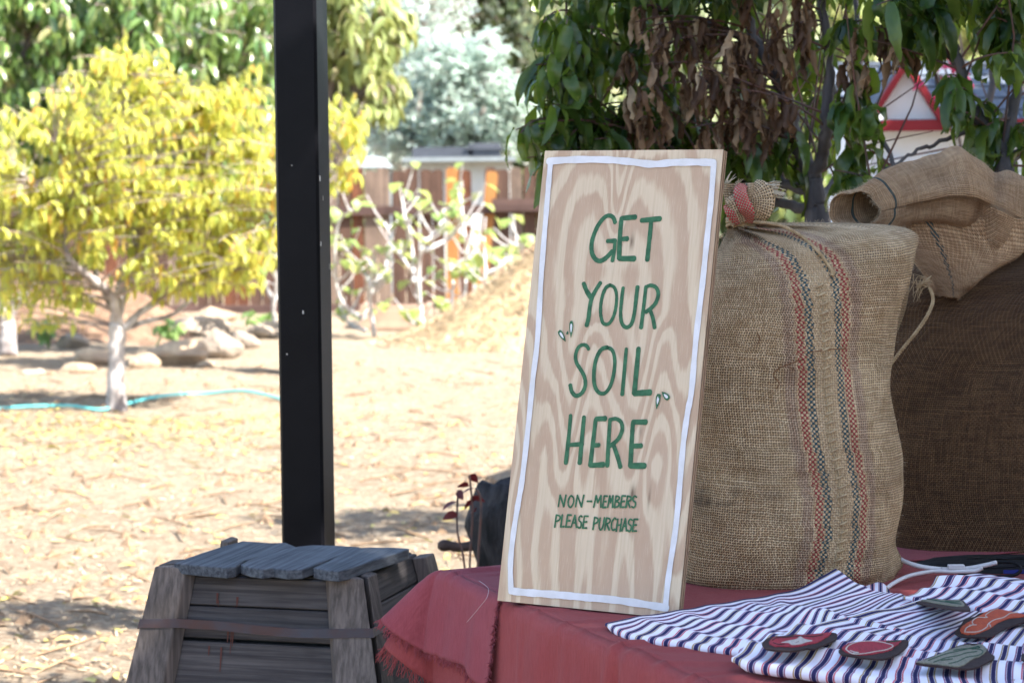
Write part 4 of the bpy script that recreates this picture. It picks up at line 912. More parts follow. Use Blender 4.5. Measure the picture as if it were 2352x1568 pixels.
def folds2(wv): return sst(.33, .42, wv) * _folds2(wv)
def _folds2(wv): return .010 * math.exp(-((wv - .72) / .018) ** 2) - .012 * math.exp(-((wv - .755) / .012) ** 2) + .006 * math.exp(-((wv - .40) / .012) ** 2) + .005 * math.exp(-((wv - .57) / .02) ** 2) + .007 * math.exp(-((wv - .84) / .03) ** 2) + .004 * math.sin(wv * 17) + .004 * math.sin(wv * 41 + 1)
hem_low = lambda wv: .205 + .004 * math.sin(wv * 50) + .22 * sst(.20, .42, wv)
cloth('tablecloth', m_lin2, 'rust red linen tablecloth under the sign and the striped cloths', TZ, -.1, 1.75, 1.25, hem_low, folds2, .05, .45, fr_len=.030, fr_edge=False)
hem_up = lambda wv: .148 + .006 * math.sin(wv * 24) + .012 * sst(.1, .3, wv)
cloth('cloth_runner', m_lin, 'dusky red frayed linen runner across the far end of the table', TZ + .0035, -.1, .305, 1.2, hem_up, folds1, .14, .62, fr_len=.016)

m_lint = simple('pale lint', (.6, .5, .5), rough=.9)
pl_ = P0 - TB * .019
th_ = [G(1100, 1333, TZ + .006), G(1113, 1342, TZ + .006), G(1122, 1352, TZ + .006)] + [onplane(x, y, pl_, TB) for x, y in ((1118, 1372), (1104, 1390), (1086, 1412), (1072, 1428))]
tag(MB().tube(catn(th_, 40), .00032, 4).build('loose_thread', m_lint, None, th_[0]), 'thin pale loose thread lying over the corner of the linen runner', 'thread')

# ------------------------------------------------------------ plywood sign
sTL, sTR, sBR, sBL = V(.0585, 3.8796, 1.4997), V(.3435, 3.7199, 1.4971), V(.2568, 3.577, .7615), V(-.0282, 3.7367, .7625)
se = (sTR - sTL).normalized(); su = (sTL - sBL); su = (su - se * su.dot(se)).normalized(); sn = se.cross(su) * -1
if sn.y > 0: sn = -sn          # sn looks at the viewer
SWd = (sTR - sTL).length; SHt = (sTL - sBL).dot(su); s0 = sBL
def sp(u, v, o=0.0): return s0 + se * u + su * v + sn * o
def spx(x, y):      # full photograph pixels -> board coordinates
    p = onplane(x * .57422, y * .57422, s0, sn) - s0; return p.dot(se), p.dot(su)
sg = thing('plywood_sign', 'plywood board hand painted GET YOUR SOIL HERE leaning against the striped sack', 'sign', (sBL + sBR) / 2)
m_ply, nt, b, out = newmat('plywood face'); N = NT(nt)
uvn = nt.nodes.new('ShaderNodeUVMap'); g = N.attr('grain')
s = N.sep(uvn.outputs[0])
streak = N.noise(N.comb(N.m('MULTIPLY', s[0], 260.0), N.m('MULTIPLY', s[1], 5.0)), 1, 5, .6)
jag = N.noise(N.comb(N.m('MULTIPLY', s[0], 120.0), N.m('MULTIPLY', s[1], 9.0)), 1, 3, .6)
gg = N.m('ADD', g, N.m('MULTIPLY', N.m('SUBTRACT', jag, .5), .42))
fr_ = N.m('FRACT', gg)
late = N.m('MULTIPLY', N.step(.26, .48, fr_), N.m('SUBTRACT', 1.0, N.step(.84, 1.0, fr_)))
inner = N.m('MULTIPLY', late, N.step(.50, .80, fr_))
c = N.mix(late, (0.62, 0.49, 0.345, 1), (0.475, 0.325, 0.220, 1)); c = N.mix(N.m('MULTIPLY', inner, .35), c, (0.43, 0.28, 0.19, 1))
c = N.mix(N.m('MULTIPLY', N.step(.40, .75, streak), .34), c, (0.40, 0.28, 0.18, 1)); fib = N.noise(N.comb(N.m('MULTIPLY', s[0], 900.0), N.m('MULTIPLY', s[1], 22.0)), 1, 4, .7); c = N.mix(N.m('MULTIPLY', N.step(.52, .70, fib), .35), c, (0.74, 0.62, 0.48, 1))
c = N.mix(N.m('MULTIPLY', N.step(.62, .8, N.noise(N.comb(N.m('MULTIPLY', s[0], 500.0), N.m('MULTIPLY', s[1], 14.0)), 1, 2)), .3), c, (0.30, 0.19, 0.11, 1))
c = N.mix(N.m('MULTIPLY', N.step(.3, .7, N.noise(uvn.outputs[0], 7, 3)), .2), c, (0.56, 0.43, 0.32, 1))
c = N.mix(N.attr('knot'), c, (0.10, 0.055, 0.03, 1))
nt.links.new(c, b.inputs['Base Color']); b.inputs['Roughness'].default_value = .65; b.inputs['Specular IOR Level'].default_value = .25
N.bump(streak, .25, .0008, b)
nu, nv = 84, 180; vs = []; uv = []; at = []; kn = []
KN = [(2530, 1973, .004, .012), (2708, 2000, .002, .010), (2565, 1722, .0018, .012), (2528, 967, .003, .012), (2595, 1990, .0012, .016)]
KN = [(*spx(x, y), a, b_) for x, y, a, b_ in KN]
for j in range(nv + 1):
    for i in range(nu + 1):
        u = SWd * i / nu; v = SHt * j / nv; vs.append(sp(u, v, 0)); uv.append((u, v))
        uc = .157 + .010 * math.sin(v * 7); du = u - uc; dv = (SHt - v) - .205      # dv>0 below the oval heart
        lo = .022 + .018 * sst(.02, .15, abs(dv))
        dd = math.sqrt(max(abs(du) - lo, 0) ** 2 + .0006 + (dv * .62) ** 2) if dv < 0 else math.sqrt(max(abs(du) - lo, 0) ** 2 + .0006 + (.105 * (1 - math.exp(-dv / .17))) ** 2)
        f = dd * 22
        if dv < 0: f += 1.9 * math.exp(-(du / .016) ** 2) * sst(0, .12, -dv)
        lowz = sst(.10, .30, dv)
        f += 8.5 * min(max(dv - .07, 0), .24) + (.75 * math.sin(u * 52 + .8) + .35 * math.sin(u * 97 + 2)) * sst(.05, .13, dv) * (1 - sst(.30, .42, dv)) - 3.0 * abs(du) * sst(.07, .2, dv)
        f += lowz * (.9 * math.sin(abs(du) * 62 + dv * 7) * .45 + .55 * math.sin(u * 88 + 2.0 * math.sin(v * 7)) * .6 + 1.2 * dv)
        f += .15 * math.sin(u * 46 + .6)
        f += .20 * wob(u * 22, v * 9, 1, 30) + .12 * wob(u * 55, v * 14, 1, 34)
        at.append(f + .25)
        kn.append(min(1, sum(math.exp(-((u - a) / c1_) ** 2 - ((v - b_) / c2_) ** 2) for a, b_, c1_, c2_ in KN)))
fs = [(j * (nu + 1) + i, j * (nu + 1) + i + 1, (j + 1) * (nu + 1) + i + 1, (j + 1) * (nu + 1) + i) for j in range(nv) for i in range(nu)]
mb = MB(); mb.add(vs, fs)
# front veneer gets a back and edges
mb2 = [sp(0, 0, 0), sp(SWd, 0, 0), sp(SWd, SHt, 0), sp(0, SHt, 0)]; bk = [p - sn * .0025 for p in mb2]; o0 = len(mb.v)
mb.add(mb2 + bk, [(0, 4, 5, 1), (1, 5, 6, 2), (2, 6, 7, 3), (3, 7, 4, 0)]); uv += [(0, 0), (SWd, 0), (SWd, SHt), (0, SHt)] * 2; at += [.1] * 8; kn += [0] * 8
mb.build('face_veneer', m_ply, sg, uv=uv, attrs={'grain': at, 'knot': kn})
mp_ = [woodmat('ply dark layer', (0.22, 0.13, 0.08), (0.14, 0.085, 0.055), 2, scale=2), woodmat('ply light layer', (0.40, 0.27, 0.17), (0.30, 0.19, 0.12), 2, scale=2)]
o_ = -.0025
for k, th in enumerate((.0035, .0034, .0035, .0034, .0028)):
    j = .0006 * (1 if k % 2 else -1)
    MB().box(sp(SWd / 2 + j / 2, SHt / 2, o_ - th / 2), SWd + j, SHt - .0004 * (k % 2), th, se, su, se.cross(su)).build('ply_layer', mp_[k % 2], sg); o_ -= th

m_green_p = simple('green sign paint', (0.013, 0.075, 0.028), (0.040, 0.145, 0.062), 90, rough=.5, bump=.15, bscale=300, spec=.35)
m_white_p = simple('white sign paint', (0.70, 0.68, 0.70), (0.60, 0.58, 0.58), 26, rough=.55, bump=.2, bscale=200)
LAY = [0.0006]
def ribbon(mb, pts, wds, caps=True, lay=None):
    """flat painted stroke; pts in board coordinates"""
    if lay is None: LAY[0] += .00001; lay = LAY[0]
    n = len(pts); Lf = []; Rt = []
    for i in range(n):
        a = pts[max(i - 1, 0)]; c = pts[min(i + 1, n - 1)]; t = Vector((c[0] - a[0], c[1] - a[1])); t.normalize() if t.length > 0 else None
        nrm = Vector((-t.y, t.x)); h = wds[i] / 2
        Lf.append((pts[i][0] + nrm.x * h, pts[i][1] + nrm.y * h)); Rt.append((pts[i][0] - nrm.x * h, pts[i][1] - nrm.y * h))
    V3 = [sp(*p, lay) for p in Lf + Rt]
    fs = [(i, i + 1, n + i + 1, n + i) for i in range(n - 1)]
    o = len(mb.v); mb.add(V3, fs)
    if caps:
        for e_, s_ in ((0, -1), (n - 1, 1)):
            a = pts[max(e_ - 1, 0)]; c = pts[min(e_ + 1, n - 1)]; t = Vector((c[0] - a[0], c[1] - a[1])).normalized() * s_
            nrm = Vector((-t.y, t.x)); h = wds[e_] / 2; cp = []
            for k in range(7):
                an = -PI / 2 + PI * k / 6; d = t * math.cos(an) * .8 + nrm * math.sin(an); cp.append(sp(pts[e_][0] + d.x * h, pts[e_][1] + d.y * h, lay))
            mb.add(cp, [tuple(range(7))])
def smoothpts(P, corner=False, n=6):
    if corner or len(P) < 3: 
        out = []
        for i in range(len(P) - 1):
            for k in range(4): out.append((lerp(P[i][0], P[i + 1][0], k / 4), lerp(P[i][1], P[i + 1][1], k / 4)))
        return out + [P[-1]]
    C = catn([Vector(p) for p in P], (len(P) - 1) * n + 1); return [(p.x, p.y) for p in C]
C3 = lambda x, y: (1900 + x / 1.4936, 550 + y / 1.4936)
C4 = lambda x, y: (1900 + x / 1.568, 1500 + y / 1.568)
PXM = (spx(2400, 1500)[0] - spx(2300, 1500)[0]) / 100     # metres per photograph pixel on the board
def letter(ch, strokes, tr, k, label=None, mat=None, name='letter', jit=.06):
    """strokes: (width, points, smooth)"""
    mb = MB()
    for wd, P, sm in strokes:
        F_ = [tr(*p) for p in P]; B_ = [spx(*p) for p in F_]; B_ = smoothpts(B_, not sm); w0 = wd * 1.1 / k * PXM
        ribbon(mb, B_, [w0 * (1 + rnd.uniform(-jit, jit)) * (.92 + .16 * i / max(1, len(B_) - 1)) for i in range(len(B_))])
    o = mb.build(name, mat or m_green_p, sg)
    if label is None: label = 'painted green letter ' + ch
    o['label'] = label; return o
k3, k4 = 1.4936, 1.568
letter('G', [(23, [(838, 508), (826, 478), (800, 467), (770, 482), (735, 528), (708, 590), (697, 640), (700, 690), (718, 724), (745, 738), (780, 722), (822, 680)], 1), (23, [(792, 619), (838, 618)], 0), (20, [(838, 620), (832, 680), (822, 736)], 1)], C3, k3)
letter('E', [(24, [(876, 482), (866, 600), (862, 722)], 1), (26, [(880, 482), (958, 476)], 0), (24, [(872, 608), (910, 605)], 0), (27, [(864, 724), (952, 724)], 0)], C3, k3)
letter('T', [(26, [(996, 496), (1106, 486)], 0), (23, [(1054, 496), (1044, 600), (1030, 732)], 1)], C3, k3)
letter('Y', [(24, [(650, 872), (670, 920), (698, 962)], 1), (22, [(750, 868), (715, 925), (697, 965), (686, 1020), (679, 1080), (668, 1122)], 1)], C3, k3)
letter('O', [(18, [(808, 882), (834, 898), (847, 945), (843, 1010), (828, 1070), (800, 1112), (768, 1110), (753, 1065), (752, 1005), (764, 940), (784, 897), (808, 882)], 1)], C3, k3)
letter('U', [(20, [(886, 898), (878, 960), (871, 1050), (879, 1110), (905, 1134), (935, 1114), (953, 1050), (964, 960), (972, 893)], 1)], C3, k3)
letter('R', [(20, [(1022, 890), (1010, 1000), (993, 1136)], 1), (20, [(1020, 895), (1050, 884), (1083, 897), (1096, 935), (1082, 985), (1052, 1020), (1022, 1042)], 1), (20, [(1045, 1025), (1064, 1080), (1074, 1136)], 1)], C3, k3)
letter('S', [(20, [(680, 1264), (668, 1245), (645, 1238), (618, 1255), (602, 1300), (608, 1345), (632, 1385), (655, 1430), (660, 1480), (640, 1525), (605, 1542), (580, 1518), (570, 1478)], 1)], C3, k3)
letter('O', [(20, [(790, 1254), (822, 1272), (836, 1330), (830, 1410), (811, 1480), (780, 1524), (745, 1525), (719, 1490), (711, 1430), (718, 1350), (739, 1290), (762, 1262), (790, 1254)], 1)], C3, k3)
letter('I', [(20, [(905, 1262), (893, 1400), (881, 1534)], 1)], C3, k3)
letter('L', [(25, [(978, 1260), (965, 1400), (953, 1528)], 1), (30, [(955, 1528), (1045, 1522)], 0)], C3, k3)
letter('H', [(23, [(601, 252), (590, 380), (571, 550)], 1), (24, [(685, 262), (672, 400), (658, 550)], 1), (23, [(585, 438), (674, 432)], 0)], C4, k4)
letter('E', [(24, [(758, 278), (744, 400), (724, 565)], 1), (26, [(760, 274), (818, 272)], 0), (23, [(742, 440), (778, 438)], 0), (27, [(724, 566), (806, 560)], 0)], C4, k4)
letter('R', [(22, [(848, 280), (840, 400), (831, 568)], 1), (22, [(846, 280), (885, 274), (917, 295), (925, 340), (905, 392), (868, 430), (842, 446)], 1), (23, [(866, 430), (892, 500), (913, 575)], 1)], C4, k4)
letter('E', [(25, [(992, 296), (984, 420), (976, 568)], 1), (27, [(992, 294), (1072, 294)], 0), (25, [(986, 445), (1043, 442)], 0), (30, [(976, 568), (1064, 568)], 0)], C4, k4)
FONT = {'N': [[(0, 1), (.08, 0)], [(.08, 0), (.85, 1)], [(.85, 1), (1, 0)]], 'O': [[(.5, 0), (.9, .2), (1, .6), (.6, 1), (.15, .85), (0, .45), (.2, .1), (.5, 0)]], '-': [[(0, .5), (1, .5)]],
        'M': [[(0, 1), (.18, 0)], [(.18, 0), (.5, .6)], [(.5, .6), (.85, 0)], [(.85, 0), (1, 1)]], 'E': [[(.1, 0), (0, 1)], [(.1, 0), (1, .02)], [(.05, .5), (.8, .48)], [(0, 1), (.95, .98)]],
        'B': [[(.1, 0), (0, 1)], [(.1, 0), (.8, .08), (.85, .3), (.1, .48)], [(.1, .48), (.95, .6), (.9, .9), (0, 1)]], 'R': [[(.1, 0), (0, 1)], [(.1, 0), (.9, .1), (.9, .35), (.1, .52)], [(.3, .5), (1, 1)]],
        'S': [[(1, .1), (.5, 0), (.1, .15), (.2, .4), (.8, .55), (.9, .85), (.5, 1), (0, .92)]], 'P': [[(.1, 0), (0, 1)], [(.1, 0), (1, .12), (.95, .4), (.08, .55)]], 'L': [[(.1, 0), (0, 1)], [(0, 1), (1, .97)]],
        'A': [[(0, 1), (.5, 0)], [(.5, 0), (1, 1)], [(.2, .62), (.85, .62)]], 'U': [[(.05, 0), (0, .7), (.4, 1), (.85, .75), (1, 0)]], 'C': [[(1, .12), (.6, 0), (.1, .3), (.05, .7), (.5, 1), (1, .9)]], 'H': [[(.08, 0), (0, 1)], [(1, 0), (.95, 1)], [(0, .5), (1, .5)]]}
def smalltext(word, xs, y0, y1, slope):
    for ch, (xa, xb) in zip(word, xs):
        hgt = y1 - y0; dy = slope * (xa - xs[0][0]); jy = rnd.uniform(-2, 3)
        st = []
        for P in FONT[ch]:
            st.append((9.5 if len(P) < 3 else 9, [(lerp(xa, xb, x) + 8 * (.5 - y), y0 + dy + jy + y * hgt) for x, y in P], len(P) > 2))
        letter(ch, st, C4, k4, 'small painted green ' + ('hyphen' if ch == '-' else 'letter ' + ch), jit=.15)
smalltext('NON-MEMBERS', [(528, 568), (586, 620), (636, 680), (705, 733), (750, 795), (806, 828), (838, 868), (880, 906), (918, 942), (952, 978), (988, 1012)], 752, 824, .012)
smalltext('PLEASE', [(506, 532), (544, 564), (576, 602), (608, 642), (650, 672), (682, 708)], 874, 950, .045)
smalltext('PURCHASE', [(746, 770), (782, 810), (820, 848), (858, 884), (892, 918), (928, 956), (962, 986), (994, 1020)], 892, 968, .045)
# seed marks
def seed(cx, cy, L, wd, ang, tr, k, white=True):
    c = spx(*tr(cx, cy)); a = math.radians(ang); L = L / k * PXM; wd = wd / k * PXM; d = (math.cos(a), math.sin(a)); P = [(c[0] + d[0] * L * t, c[1] + d[1] * L * t) for t in (-.5, -.35, -.15, .1, .3, .5)]
    mb = MB(); ribbon(mb, P, [wd * q_ for q_ in (.55, .95, 1, .8, .45, .08)], caps=False); o = mb.build('seed_mark', m_green_p, sg)
    if white: mb = MB(); ribbon(mb, [(c[0] + d[0] * L * t, c[1] + d[1] * L * t) for t in (-.32, -.18, 0, .18)], [wd * q_ for q_ in (.3, .5, .42, .12)], caps=False); mb.build('seed_centre', m_white_p, o)  # white paint inside the green mark
seed(524, 1187, 76, 27, -50, C3, k3); seed(555, 1166, 20, 12, 80, C3, k3, False); seed(577, 1146, 92, 24, -85, C3, k3)
seed(1148, 165, 84, 28, -93 + 0, C4, k4); seed(1162, 133, 24, 13, 60, C4, k4, False); seed(1196, 128, 62, 32, 140, C4, k4)
# white border, one stroke per side
def side(P, wd, label):
    B_ = smoothpts([spx(*p) for p in P], False, 10); mb = MB()
    ribbon(mb, B_, [wd * PXM * (.96 + .06 * math.sin(i * .7) + rnd.uniform(-.04, .04)) for i in range(len(B_))]); o = mb.build('painted_border', m_white_p, sg); o['label'] = label
side([(2196, 646), (2300, 640), (2420, 640), (2520, 648), (2610, 658), (2690, 652), (2780, 650), (2858, 652)], 27, 'white painted line along the top')
side([(2857, 650), (2846, 800), (2830, 952), (2812, 1130), (2786, 1353), (2768, 1560), (2752, 1650), (2735, 1774), (2720, 1946), (2705, 2106), (2677, 2297), (2663, 2430)], 22, 'white painted line down the right side')
side([(2668, 2430), (2540, 2409), (2440, 2396), (2346, 2388), (2260, 2380), (2187, 2374), (2100, 2368), (2046, 2362)], 27, 'white painted line along the bottom')
side([(2046, 2366), (2044, 2250), (2056, 2130), (2075, 2010), (2090, 1920), (2112, 1730), (2133, 1520), (2152, 1353), (2168, 1086), (2186, 860), (2196, 740), (2204, 646)], 22, 'white painted line down the left side')

# ------------------------------------------------------------ burlap sacks
m_sack = weavemat('striped jute', (0.56, 0.375, 0.205), (0.84, 0.62, 0.38), .0043, .56, bands=True, stain=(0.03, 0.03, 0.035))
m_sack2 = weavemat('brown jute', (0.095, 0.050, 0.025), (0.19, 0.105, 0.050), .0040, .50, gapc=(.03, .015, .008))
m_hess = weavemat('fine hessian', (0.43, 0.25, 0.13), (0.64, 0.41, 0.23), .0034, .42, gapc=(.07, .035, .018), line=(0.02, 0.075, 0.085))
def ringloft(rings, D, nr, na, disp, closedbottom=True, expo=2.15):
    """rings: (xl,yl,xr,yr,b) in photograph pixels at depth D"""
    g = []; info = []
    for i in range(nr):
        t = i / (nr - 1); R_ = [cat([r[k] for r in rings], t) for k in range(5)]
        Lp = W(R_[0], R_[1], D); Rp = W(R_[2], R_[3], D); c = (Lp + Rp) / 2; ax = (Rp - Lp) / 2; row = []
        for j in range(na):
            ph = 2 * PI * j / na        # 0 = right, pi/2 = back, 3pi/2 = front
            cc_, ss = math.cos(ph), math.sin(ph); e2 = 2 / expo
            x = math.copysign(abs(cc_) ** e2, cc_); y = math.copysign(abs(ss) ** e2, ss)
            p = c + ax * x + V(0, R_[4] * y, 0)
            nrm = V(cc_, ss, 0); p = p + nrm * disp(t, ph, p, R_[4])
            row.append(p); info.append((t, ph))
        g.append(row)
    return g, info
rings1 = [(1640, 1356, 1985, 1350, .085), (1588, 1346, 2030, 1336, .125), (1560, 1325, 2052, 1315, .145), (1548, 1285, 2064, 1290, .152), (1540, 1200, 2052, 1220, .155), (1545, 1120, 2058, 1130, .155), (1548, 1050, 2065, 1062, .155), (1555, 960, 2050, 970, .155), (1562, 870, 2037, 880, .152),
          (1572, 780, 2044, 800, .150), (1588, 700, 2078, 700, .148), (1606, 650, 2100, 625, .143), (1628, 612, 2110, 565, .132), (1648, 582, 2098, 532, .115), (1664, 560, 2040, 518, .090), (1676, 545, 1930, 512, .062), (1682, 534, 1810, 511, .042), (1686, 526, 1745, 512, .026),
          (1688, 516, 1732, 508, .020), (1684, 500, 1742, 494, .024), (1676, 470, 1768, 466, .036), (1670, 440, 1778, 436, .040), (1668, 422, 1782, 418, .036)]
D1 = 3.975
nr, na = 250, 210
# where the seam lies on the sack (photograph x for each y)
SEAM = [(1330, 1915), (1250, 1933), (1150, 1938), (1080, 1925), (1000, 1910), (900, 1900), (800, 1897), (700, 1893), (640, 1880), (600, 1862), (575, 1835), (555, 1800), (540, 1765), (525, 1725)]
def seamx(y):
    for (y0, x0), (y1, x1) in zip(SEAM, SEAM[1:]):
        if y <= y0 and y >= y1: return lerp(x0, x1, (y0 - y) / (y0 - y1))
    return SEAM[0][1] if y > 1330 else SEAM[-1][1]
def tx(p):
    q_ = CAMR.transposed() @ (p - CO); return 1176 + FQ * q_.x / -q_.z, 784 - FQ * q_.y / -q_.z
def disp1(t, ph, p, b_):
    x, y = tx(p); f = 0.0
    nk = sst(.50, .74, t) * (1 - sst(.93, 1, t) * .3); am = .0105 * nk if t < .78 else .009
    f += am * math.sin(ph * 11 + 1.5 * math.sin(ph * 3)) * (1 if t < .78 else .8)
    f += .0105 * wob(ph * 2.2, t * 11, 1, 40) * (1 - nk) + .0055 * wob(ph * 3.5 + t * 9, t * 24, 1, 41) * (1 - nk) + .002 * wob(ph * 6, t * 34, 1, 44) * (1 - nk)
    if PI < ph < 2 * PI:     # seam ridge and the pleat beside it
        dx = (x - seamx(y)) / FQ * D1
        f += .003 * math.exp(-(dx / .012) ** 2) * (t < .7) - .0035 * math.exp(-((dx + .030) / .012) ** 2) * sst(.45, .62, t) * (t < .76)
        f -= .006 * math.exp(-((y - (1090 + .10 * (x - 1700))) / 14) ** 2) * math.exp(-((x - 1740) / 110) ** 2)
        f -= .006 * math.exp(-((y - 1310 + .25 * (x - 1900)) / 16) ** 2) * math.exp(-((x - 1900) / 120) ** 2)
    return f
g, info = ringloft(rings1, D1, nr, na, disp1)
sk1 = thing('striped_sack', 'upright tied jute sack with red and teal stripes leaning beside the plywood sign', 'sack', W(1800, 1350, D1))
uv = []; bd = []; stn = []
aref = .19 * 1.15
L = [0.0]
mid = int(na * .75)
for i in range(1, nr): L.append(L[-1] + (g[i][mid] - g[i - 1][mid]).length)
for i in range(nr):
    # ph angle of the seam for this ring
    best = min(range(int(na * .52), na - 2), key=lambda j: abs(tx(g[i][j])[0] - seamx(tx(g[i][j])[1])))
    arc = [0.0]
    for j in range(1, na): arc.append(arc[-1] + (g[i][j] - g[i][j - 1]).length)
    sc_ = 1.0 if arc[-1] > .75 else max(arc[-1] / .75, .12)
    for j in range(na):
        uu = (arc[j] - arc[best]) / sc_; x, y = tx(g[i][j])
        if 1 < 0: pass
        uv.append((uu, L[i])); bd.append(uu if (PI * .98 < info[i * na + j][1]) or i > nr * .8 else 1.0)
        s_ = 0
        if info[i * na + j][1] > PI:
            for (qx, qy, rx, ry, am) in ((1605, 1150, 14, 12, .9), (1628, 1152, 9, 8, .8), (1648, 1158, 7, 7, .6), (1672, 1156, 16, 5, .7), (1690, 1135, 8, 12, .5), (1610, 1128, 18, 6, .6), (1680, 1125, 30, 8, .3), (1780, 1140, 26, 14, .35), (1800, 1190, 22, 16, .3), (1680, 1045, 30, 8, .35), (1720, 1180, 40, 10, .22), (1770, 740, 30, 18, .10)):
                s_ += am * math.exp(-((x - qx) / rx) ** 2 - ((y - qy) / ry) ** 2)
        stn.append(min(1, s_ * (.6 + .6 * abs(wob(x * .35, y * .35, 1, 50)))))
mb = MB(); mb.grid(g, closed=True); mb.f.append(tuple(range(na)))
body = mb.build('sack_body', m_sack, sk1, smooth=True, uv=uv, attrs={'band': bd, 'stain': stn})
def sackpt(x, y, out=.0):
    """front surface point of the sack seen at this pixel"""
    d = ray(x, y).normalized(); bp = None; bestd = 1e9
    for i in range(0, nr, 1):
        r0 = g[i]
        if abs(tx(r0[mid])[1] - y) > 60 and i < nr * .6: continue
        for j in range(int(na * .5), na):
            v = r0[j] - CO; t = v.dot(d); dist = (v - d * t).length + (0.004 if v.y > D1 + .02 else 0) + t * .02
            if dist < bestd: bestd = dist; bp = r0[j]; bt = t
    return CO + d * (bt - out)
# seam stitches
m_thr = simple('pale jute thread', (0.50, 0.38, 0.23), (0.36, 0.26, 0.15), 60, rough=.9, bump=.3, bscale=200)
ys_ = list(range(655, 1320, 21))
for k, y in enumerate(ys_):
    x = seamx(y); a = sackpt(x - 9 + rnd.uniform(-2, 2), y + 5, .002); c = sackpt(x + 11 + rnd.uniform(-2, 2), y - 4, .002); m_ = lerp(a, c, .5) + (CO - a).normalized() * .0035
    MB().tube(catn([a, m_, c], 6), [.0012, .0018, .002, .002, .0018, .0012], 6).build('stitch', m_thr, sk1, smooth=True)
MB().tube(catn([sackpt(seamx(y) - 3 + 3 * math.sin(y), y, .001) for y in range(650, 1325, 12)], 120), .0014, 5).build('seam_cord', m_thr, sk1, smooth=True)
m_twine = simple('jute twine', (0.34, 0.23, 0.12), (0.50, 0.37, 0.22), 90, rough=.95, bump=.8, bscale=300, bdist=.001)
def twist(pts, r, name, parent, mat=m_twine, n=60, turns=26, strands=2):
    C = catn(pts, n); mb = MB()
    for s_ in range(strands):
        P = []
        for i, p in enumerate(C):
            t = (C[min(i + 1, n - 1)] - C[max(i - 1, 0)]).normalized(); a = t.cross(V(.1, .2, 1)).normalized(); b_ = t.cross(a); an = turns * 2 * PI * i / n + s_ * 2 * PI / strands
            P.append(p + (a * math.cos(an) + b_ * math.sin(an)) * r * .55)
        mb.tube(P, r * .62, 5)
    return mb.build(name, mat, parent, smooth=True)
tw = [sackpt(1684, 520, .006), sackpt(1700, 516, .008), W(1730, 510, D1 - .035), W(1765, 513, D1 - .05), W(1800, 520, D1 - .075), sackpt(1845, 545, .005), sackpt(1880, 578, .005), sackpt(1900, 605, .004), sackpt(1912, 622, .004)]
twist(tw, .0032, 'tie_cord', sk1, n=130, turns=30)
MB().tube([sackpt(1910, 618, .005), sackpt(1913, 626, .006), sackpt(1911, 634, .005)], [.003, .0045, .004], 6).build('cord_knot', m_twine, sk1)
cn = W(1710, 513, D1)
mb = MB()
for k in range(3): mb.tube([cn + V(.030 * math.cos(a_) , .026 * math.sin(a_), -.004 + .0045 * k + .003 * math.sin(a_ * 2 + k)) for a_ in np.linspace(0, 2 * PI, 30)], .0030, 6)
mb.build('neck_binding', m_twine, sk1, smooth=True)
# folded ears of the tied neck
m_red_w, nt, b, out = newmat('red woven band'); N = NT(nt); uvn = nt.nodes.new('ShaderNodeUVMap'); s = N.sep(uvn.outputs[0])
u_ = N.m('MULTIPLY', s[0], 1 / .0031); v_ = N.m('MULTIPLY', s[1], 1 / .0031); par = N.m('MODULO', N.m('ABSOLUTE', N.m('ADD', N.m('FLOOR', u_), N.m('FLOOR', v_))), 2.0)
tt = N.m('SUBTRACT', 1.0, N.m('ABSOLUTE', N.m('SUBTRACT', N.m('MULTIPLY', N.m('FRACT', u_), 2.0), 1.0)))
side_ = N.step(.28, .36, N.m('ABSOLUTE', N.m('SUBTRACT', s[2], .5))) if False else None
c = N.mix(par, (0.46, 0.33, 0.22, 1), (0.60, 0.03, 0.045, 1)); nt.links.new(c, b.inputs['Base Color']); b.inputs['Roughness'].default_value = .9; N.bump(N.m('ADD', tt, par), .8, .002, b)
def strip(pts, wid, nrm, mat, name, parent, bulge=.004):
    C = catn(pts, 26); g_ = []; uv_ = []; acc = 0
    for i, p in enumerate(C):
        t = (C[min(i + 1, 25)] - C[max(i - 1, 0)]).normalized(); a = t.cross(nrm).normalized(); w_ = cat(wid, i / 25)
        if i: acc += (p - C[i - 1]).length
        g_.append([p + a * w_ * q_ + nrm * bulge * (1 - q_ * q_ * 1.3) for q_ in np.linspace(-1, 1, 9)]); uv_ += [(q_ * w_, acc) for q_ in np.linspace(-1, 1, 9)]
    o = MB().grid(g_).build(name, mat, parent, smooth=True, uv=uv_, attrs={'band': [1] * 234, 'stain': [0] * 234, 'line': [0] * 234}); md = o.modifiers.new('t', 'SOLIDIFY'); md.thickness = .003; md.offset = -1; return o
nf = V(-.15, -.95, .2).normalized(); Dn = D1 - .045
strip([W(1712, 508, Dn), W(1704, 480, Dn - .01), W(1693, 452, Dn - .012), W(1693, 432, Dn - .005), W(1706, 424, Dn + .012)][::-1] if False else [W(1707, 512, Dn), W(1696, 486, Dn - .012), W(1684, 462, Dn - .012), W(1676, 452, Dn)], [.010, .013, .013, .009], nf, m_sack, 'neck_fold', sk1)
strip([W(1715, 512, Dn + .004), W(1716, 486, Dn - .018), W(1704, 458, Dn - .020), W(1700, 436, Dn - .012), W(1708, 424, Dn + .01)], [.010, .0125, .012, .011, .009], nf, m_red_w, 'neck_fold', sk1)['label'] = 'red woven strip of the gathered neck'
strip([W(1735, 512, Dn + .02), W(1748, 486, Dn + .0), W(1752, 458, Dn - .002), W(1744, 436, Dn + .004), W(1728, 424, Dn + .02)], [.008, .018, .021, .019, .012], nf, m_sack, 'neck_fold', sk1)
